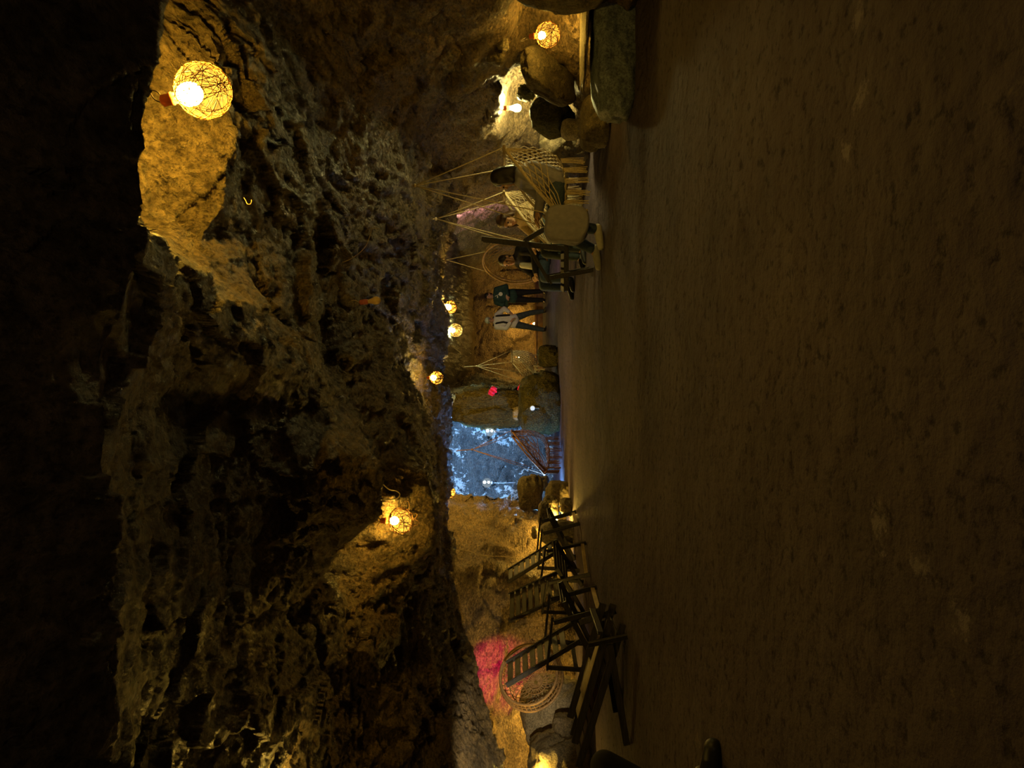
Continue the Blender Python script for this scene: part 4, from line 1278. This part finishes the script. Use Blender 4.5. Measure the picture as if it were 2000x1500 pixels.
person('visitor in pale cap and white shirt with dark backpack straps, standing hand on hip', (1.76, 19.9, 0.0), -PI / 2 + 0.35,
       dict(head=(0.05, 0, 1.60), shL=(0, 0.18, 1.40), shR=(0, -0.18, 1.40), elL=(-0.02, 0.40, 1.20), elR=(0.06, -0.24, 1.14), wrL=(0.07, 0.22, 1.02), wrR=(0.2, -0.1, 1.0),
            pmL=(0, -1, 0), hipL=(0, 0.095, 0.90), hipR=(0, -0.095, 0.90), knL=(0.06, 0.22, 0.49), knR=(0.03, -0.20, 0.48), anL=(0.02, 0.30, 0.09), anR=(0.0, -0.27, 0.09)),
       'whitecloth', 'slatecloth', 'blackhair', hairstyle='short', facefwd=(0.93, -0.35, -0.1), voxel=0.011, girth=1.05, soft=1.8, sleeve=0.75, extra=capstraps)


# seated in the near hanging chair, facing left across the cave
person('dark haired visitor in grey sitting sideways in the nearest net hanging chair', (2.07, 7.6, 0.0), PI,
       dict(head=(-0.12, 0, 1.07), shL=(-0.14, 0.17, 0.87), shR=(-0.14, -0.17, 0.87), bow=(-0.04, 0, 0), elL=(0.02, 0.26, 0.66), elR=(0.02, -0.24, 0.66), wrL=(0.24, 0.16, 0.70), wrR=(0.24, -0.14, 0.70),
            hipL=(-0.08, 0.09, 0.50), hipR=(-0.08, -0.09, 0.50), knL=(0.40, 0.12, 0.52), knR=(0.40, -0.10, 0.52), anL=(0.44, 0.12, 0.10), anR=(0.62, -0.08, 0.10)),
       'greyfab', 'denim', 'blackhair', shoes='sole', hairstyle='bob', facefwd=(0.80, -0.55, -0.1), voxel=0.008, soft=1.6)
b = MB()
bmesh.ops.create_cube(b.bm, size=1.0)
bmesh.ops.subdivide_edges(b.bm, edges=b.bm.edges[:], cuts=11, use_grid_fill=True)
for v in b.bm.verts:
    k = 0.5 + 0.5 * math.cos(min(1, abs(v.co.x) * 2) * PI * 0.55)
    rr_ = (abs(v.co.x * 2) ** 4 + abs(v.co.z * 2) ** 4 + 1e-9) ** 0.25
    sq_ = max(abs(v.co.x * 2), abs(v.co.z * 2))
    v.co.x *= 1 if rr_ < 1e-3 else sq_ / rr_ * 1.06
    v.co.z *= 1 if rr_ < 1e-3 else sq_ / rr_ * 1.06
    v.co.y *= 0.45 + 0.55 * k * math.cos(v.co.z * 1.5)
    v.co += noise.noise_vector(v.co * 3.0) * 0.07
bmesh.ops.transform(b.bm, matrix=Matrix.Translation((1.63, 7.27, 0.42)) @ Matrix.Rotation(0.12, 4, 'Z') @ Matrix.Rotation(0.08, 4, 'Y') @ Matrix.Diagonal((0.36, 0.16, 0.40, 1)), verts=b.bm.verts)
tag(b.build('cloth_bag', M['greyfab'], None, True), 'soft pale grey cloth bag hanging at the lap of the dark haired seated visitor', 'bag')

person('brown haired visitor in tan top sitting in the second net hanging chair, leaning forward', (2.12, 9.35, 0.0), PI + 0.25,
       dict(head=(-0.02, 0, 1.05), shL=(-0.09, 0.17, 0.86), shR=(-0.09, -0.17, 0.86), bow=(-0.04, 0, 0), elL=(0.10, 0.25, 0.64), elR=(0.10, -0.24, 0.64), wrL=(0.30, 0.14, 0.66), wrR=(0.30, -0.10, 0.68),
            hipL=(-0.10, 0.09, 0.51), hipR=(-0.10, -0.09, 0.51), knL=(0.38, 0.13, 0.53), knR=(0.38, -0.11, 0.53), anL=(0.42, 0.12, 0.10), anR=(0.44, -0.10, 0.10)),
       'yellowtop', 'slatecloth', 'brownhair', hairstyle='long', facefwd=(0.82, 0.45, -0.35), voxel=0.009, soft=1.5)
b = MB(); b.lathe([(0.028, -0.05), (0.036, 0.05), (0.034, 0.055)], 16, Matrix.Translation((1.83, 9.16, 0.70)))
tag(b.build('cup', M['whitecloth'], None, True), 'small pale cup held in the lap of the brown haired visitor', 'cup')

person('visitor in black jacket over white shirt sitting inside the round rattan chair', (1.92, 11.1, 0.02), PI + 0.45,
       dict(head=(0.0, 0, 1.04), shL=(-0.08, 0.18, 0.84), shR=(-0.08, -0.18, 0.84), bow=(-0.03, 0, 0), elL=(0.05, 0.28, 0.62), elR=(0.05, -0.28, 0.62), wrL=(0.26, 0.10, 0.60), wrR=(0.26, -0.08, 0.62),
            hipL=(-0.05, 0.09, 0.47), hipR=(-0.05, -0.09, 0.47), knL=(0.40, 0.12, 0.47), knR=(0.40, -0.11, 0.47), anL=(0.44, 0.12, 0.09), anR=(0.44, -0.10, 0.09), ftL=(0.62, 0.12, 0.04), ftR=(0.62, -0.10, 0.04)),
       'blackcloth', 'denim', 'blackhair', hairstyle='short', facefwd=(0.9, 0.4, -0.1), voxel=0.010, soft=1.6,
       extra=lambda t, V, W, rot: (lambda b: (solid(b, [(0.075, 0.0, 0.80), (0.10, 0.0, 0.60)], [0.052, 0.06]), fuse(b, 'shirt_front', M['whitecloth'], t, 0.01))[1])(MB()))

# neighbour of the photographer: only the shin and the shoe reach into the picture
person('neighbour in black trousers at the bottom edge, only a knee and shoe showing', (-2.31, 3.40, 0.0), 0.05,
       dict(head=(-0.10, 0, 1.17), shL=(-0.10, 0.19, 0.95), shR=(-0.10, -0.19, 0.95), elL=(0.02, 0.27, 0.70), elR=(0.02, -0.26, 0.70), wrL=(0.24, 0.14, 0.62), wrR=(0.24, -0.14, 0.62),
            hipL=(-0.06, 0.09, 0.48), hipR=(-0.06, -0.09, 0.48), knL=(0.42, 0.12, 0.52), knR=(0.415, -0.10, 0.51), anL=(0.20, 0.12, 0.09), anR=(0.36, -0.10, 0.09), ftL=(0.37, 0.12, 0.035), ftR=(0.60, -0.10, 0.036)),
       'blackcloth', 'blackcloth', 'blackhair', hairstyle='short', voxel=0.010, shoe_k=1.3)


# ---------------------------------------------------------------- camera, world, view
cam = bpy.data.cameras.new('camera')
cam.sensor_width = 36.0
cam.lens = 36.0 * F / 2000.0
cam.clip_start = 0.02
cam.clip_end = 100
co = bpy.data.objects.new('camera', cam)
COL.objects.link(co)
co.matrix_world = Matrix(((0, 1, 0, 0), (0, 0, -1, 0), (-1, 0, 0, H), (0, 0, 0, 1)))
scene.camera = co

w = bpy.data.worlds.new('world')
scene.world = w
w.use_nodes = True
bg = w.node_tree.nodes.get('Background') or w.node_tree.nodes.new('ShaderNodeBackground')
bg.inputs[0].default_value = (1.0, 0.62, 0.28, 1)
bg.inputs[1].default_value = 0.03
scene.view_settings.view_transform = 'Standard'
scene.view_settings.look = 'None'
scene.view_settings.exposure = 0.0
scene.view_settings.gamma = 1.0
scene.view_settings.use_curve_mapping = False
scene.cycles.use_denoising = True
scene.cycles.max_bounces = 6
scene.cycles.diffuse_bounces = 4
scene.cycles.transparent_max_bounces = 12
scene.cycles.sample_clamp_indirect = 3.0
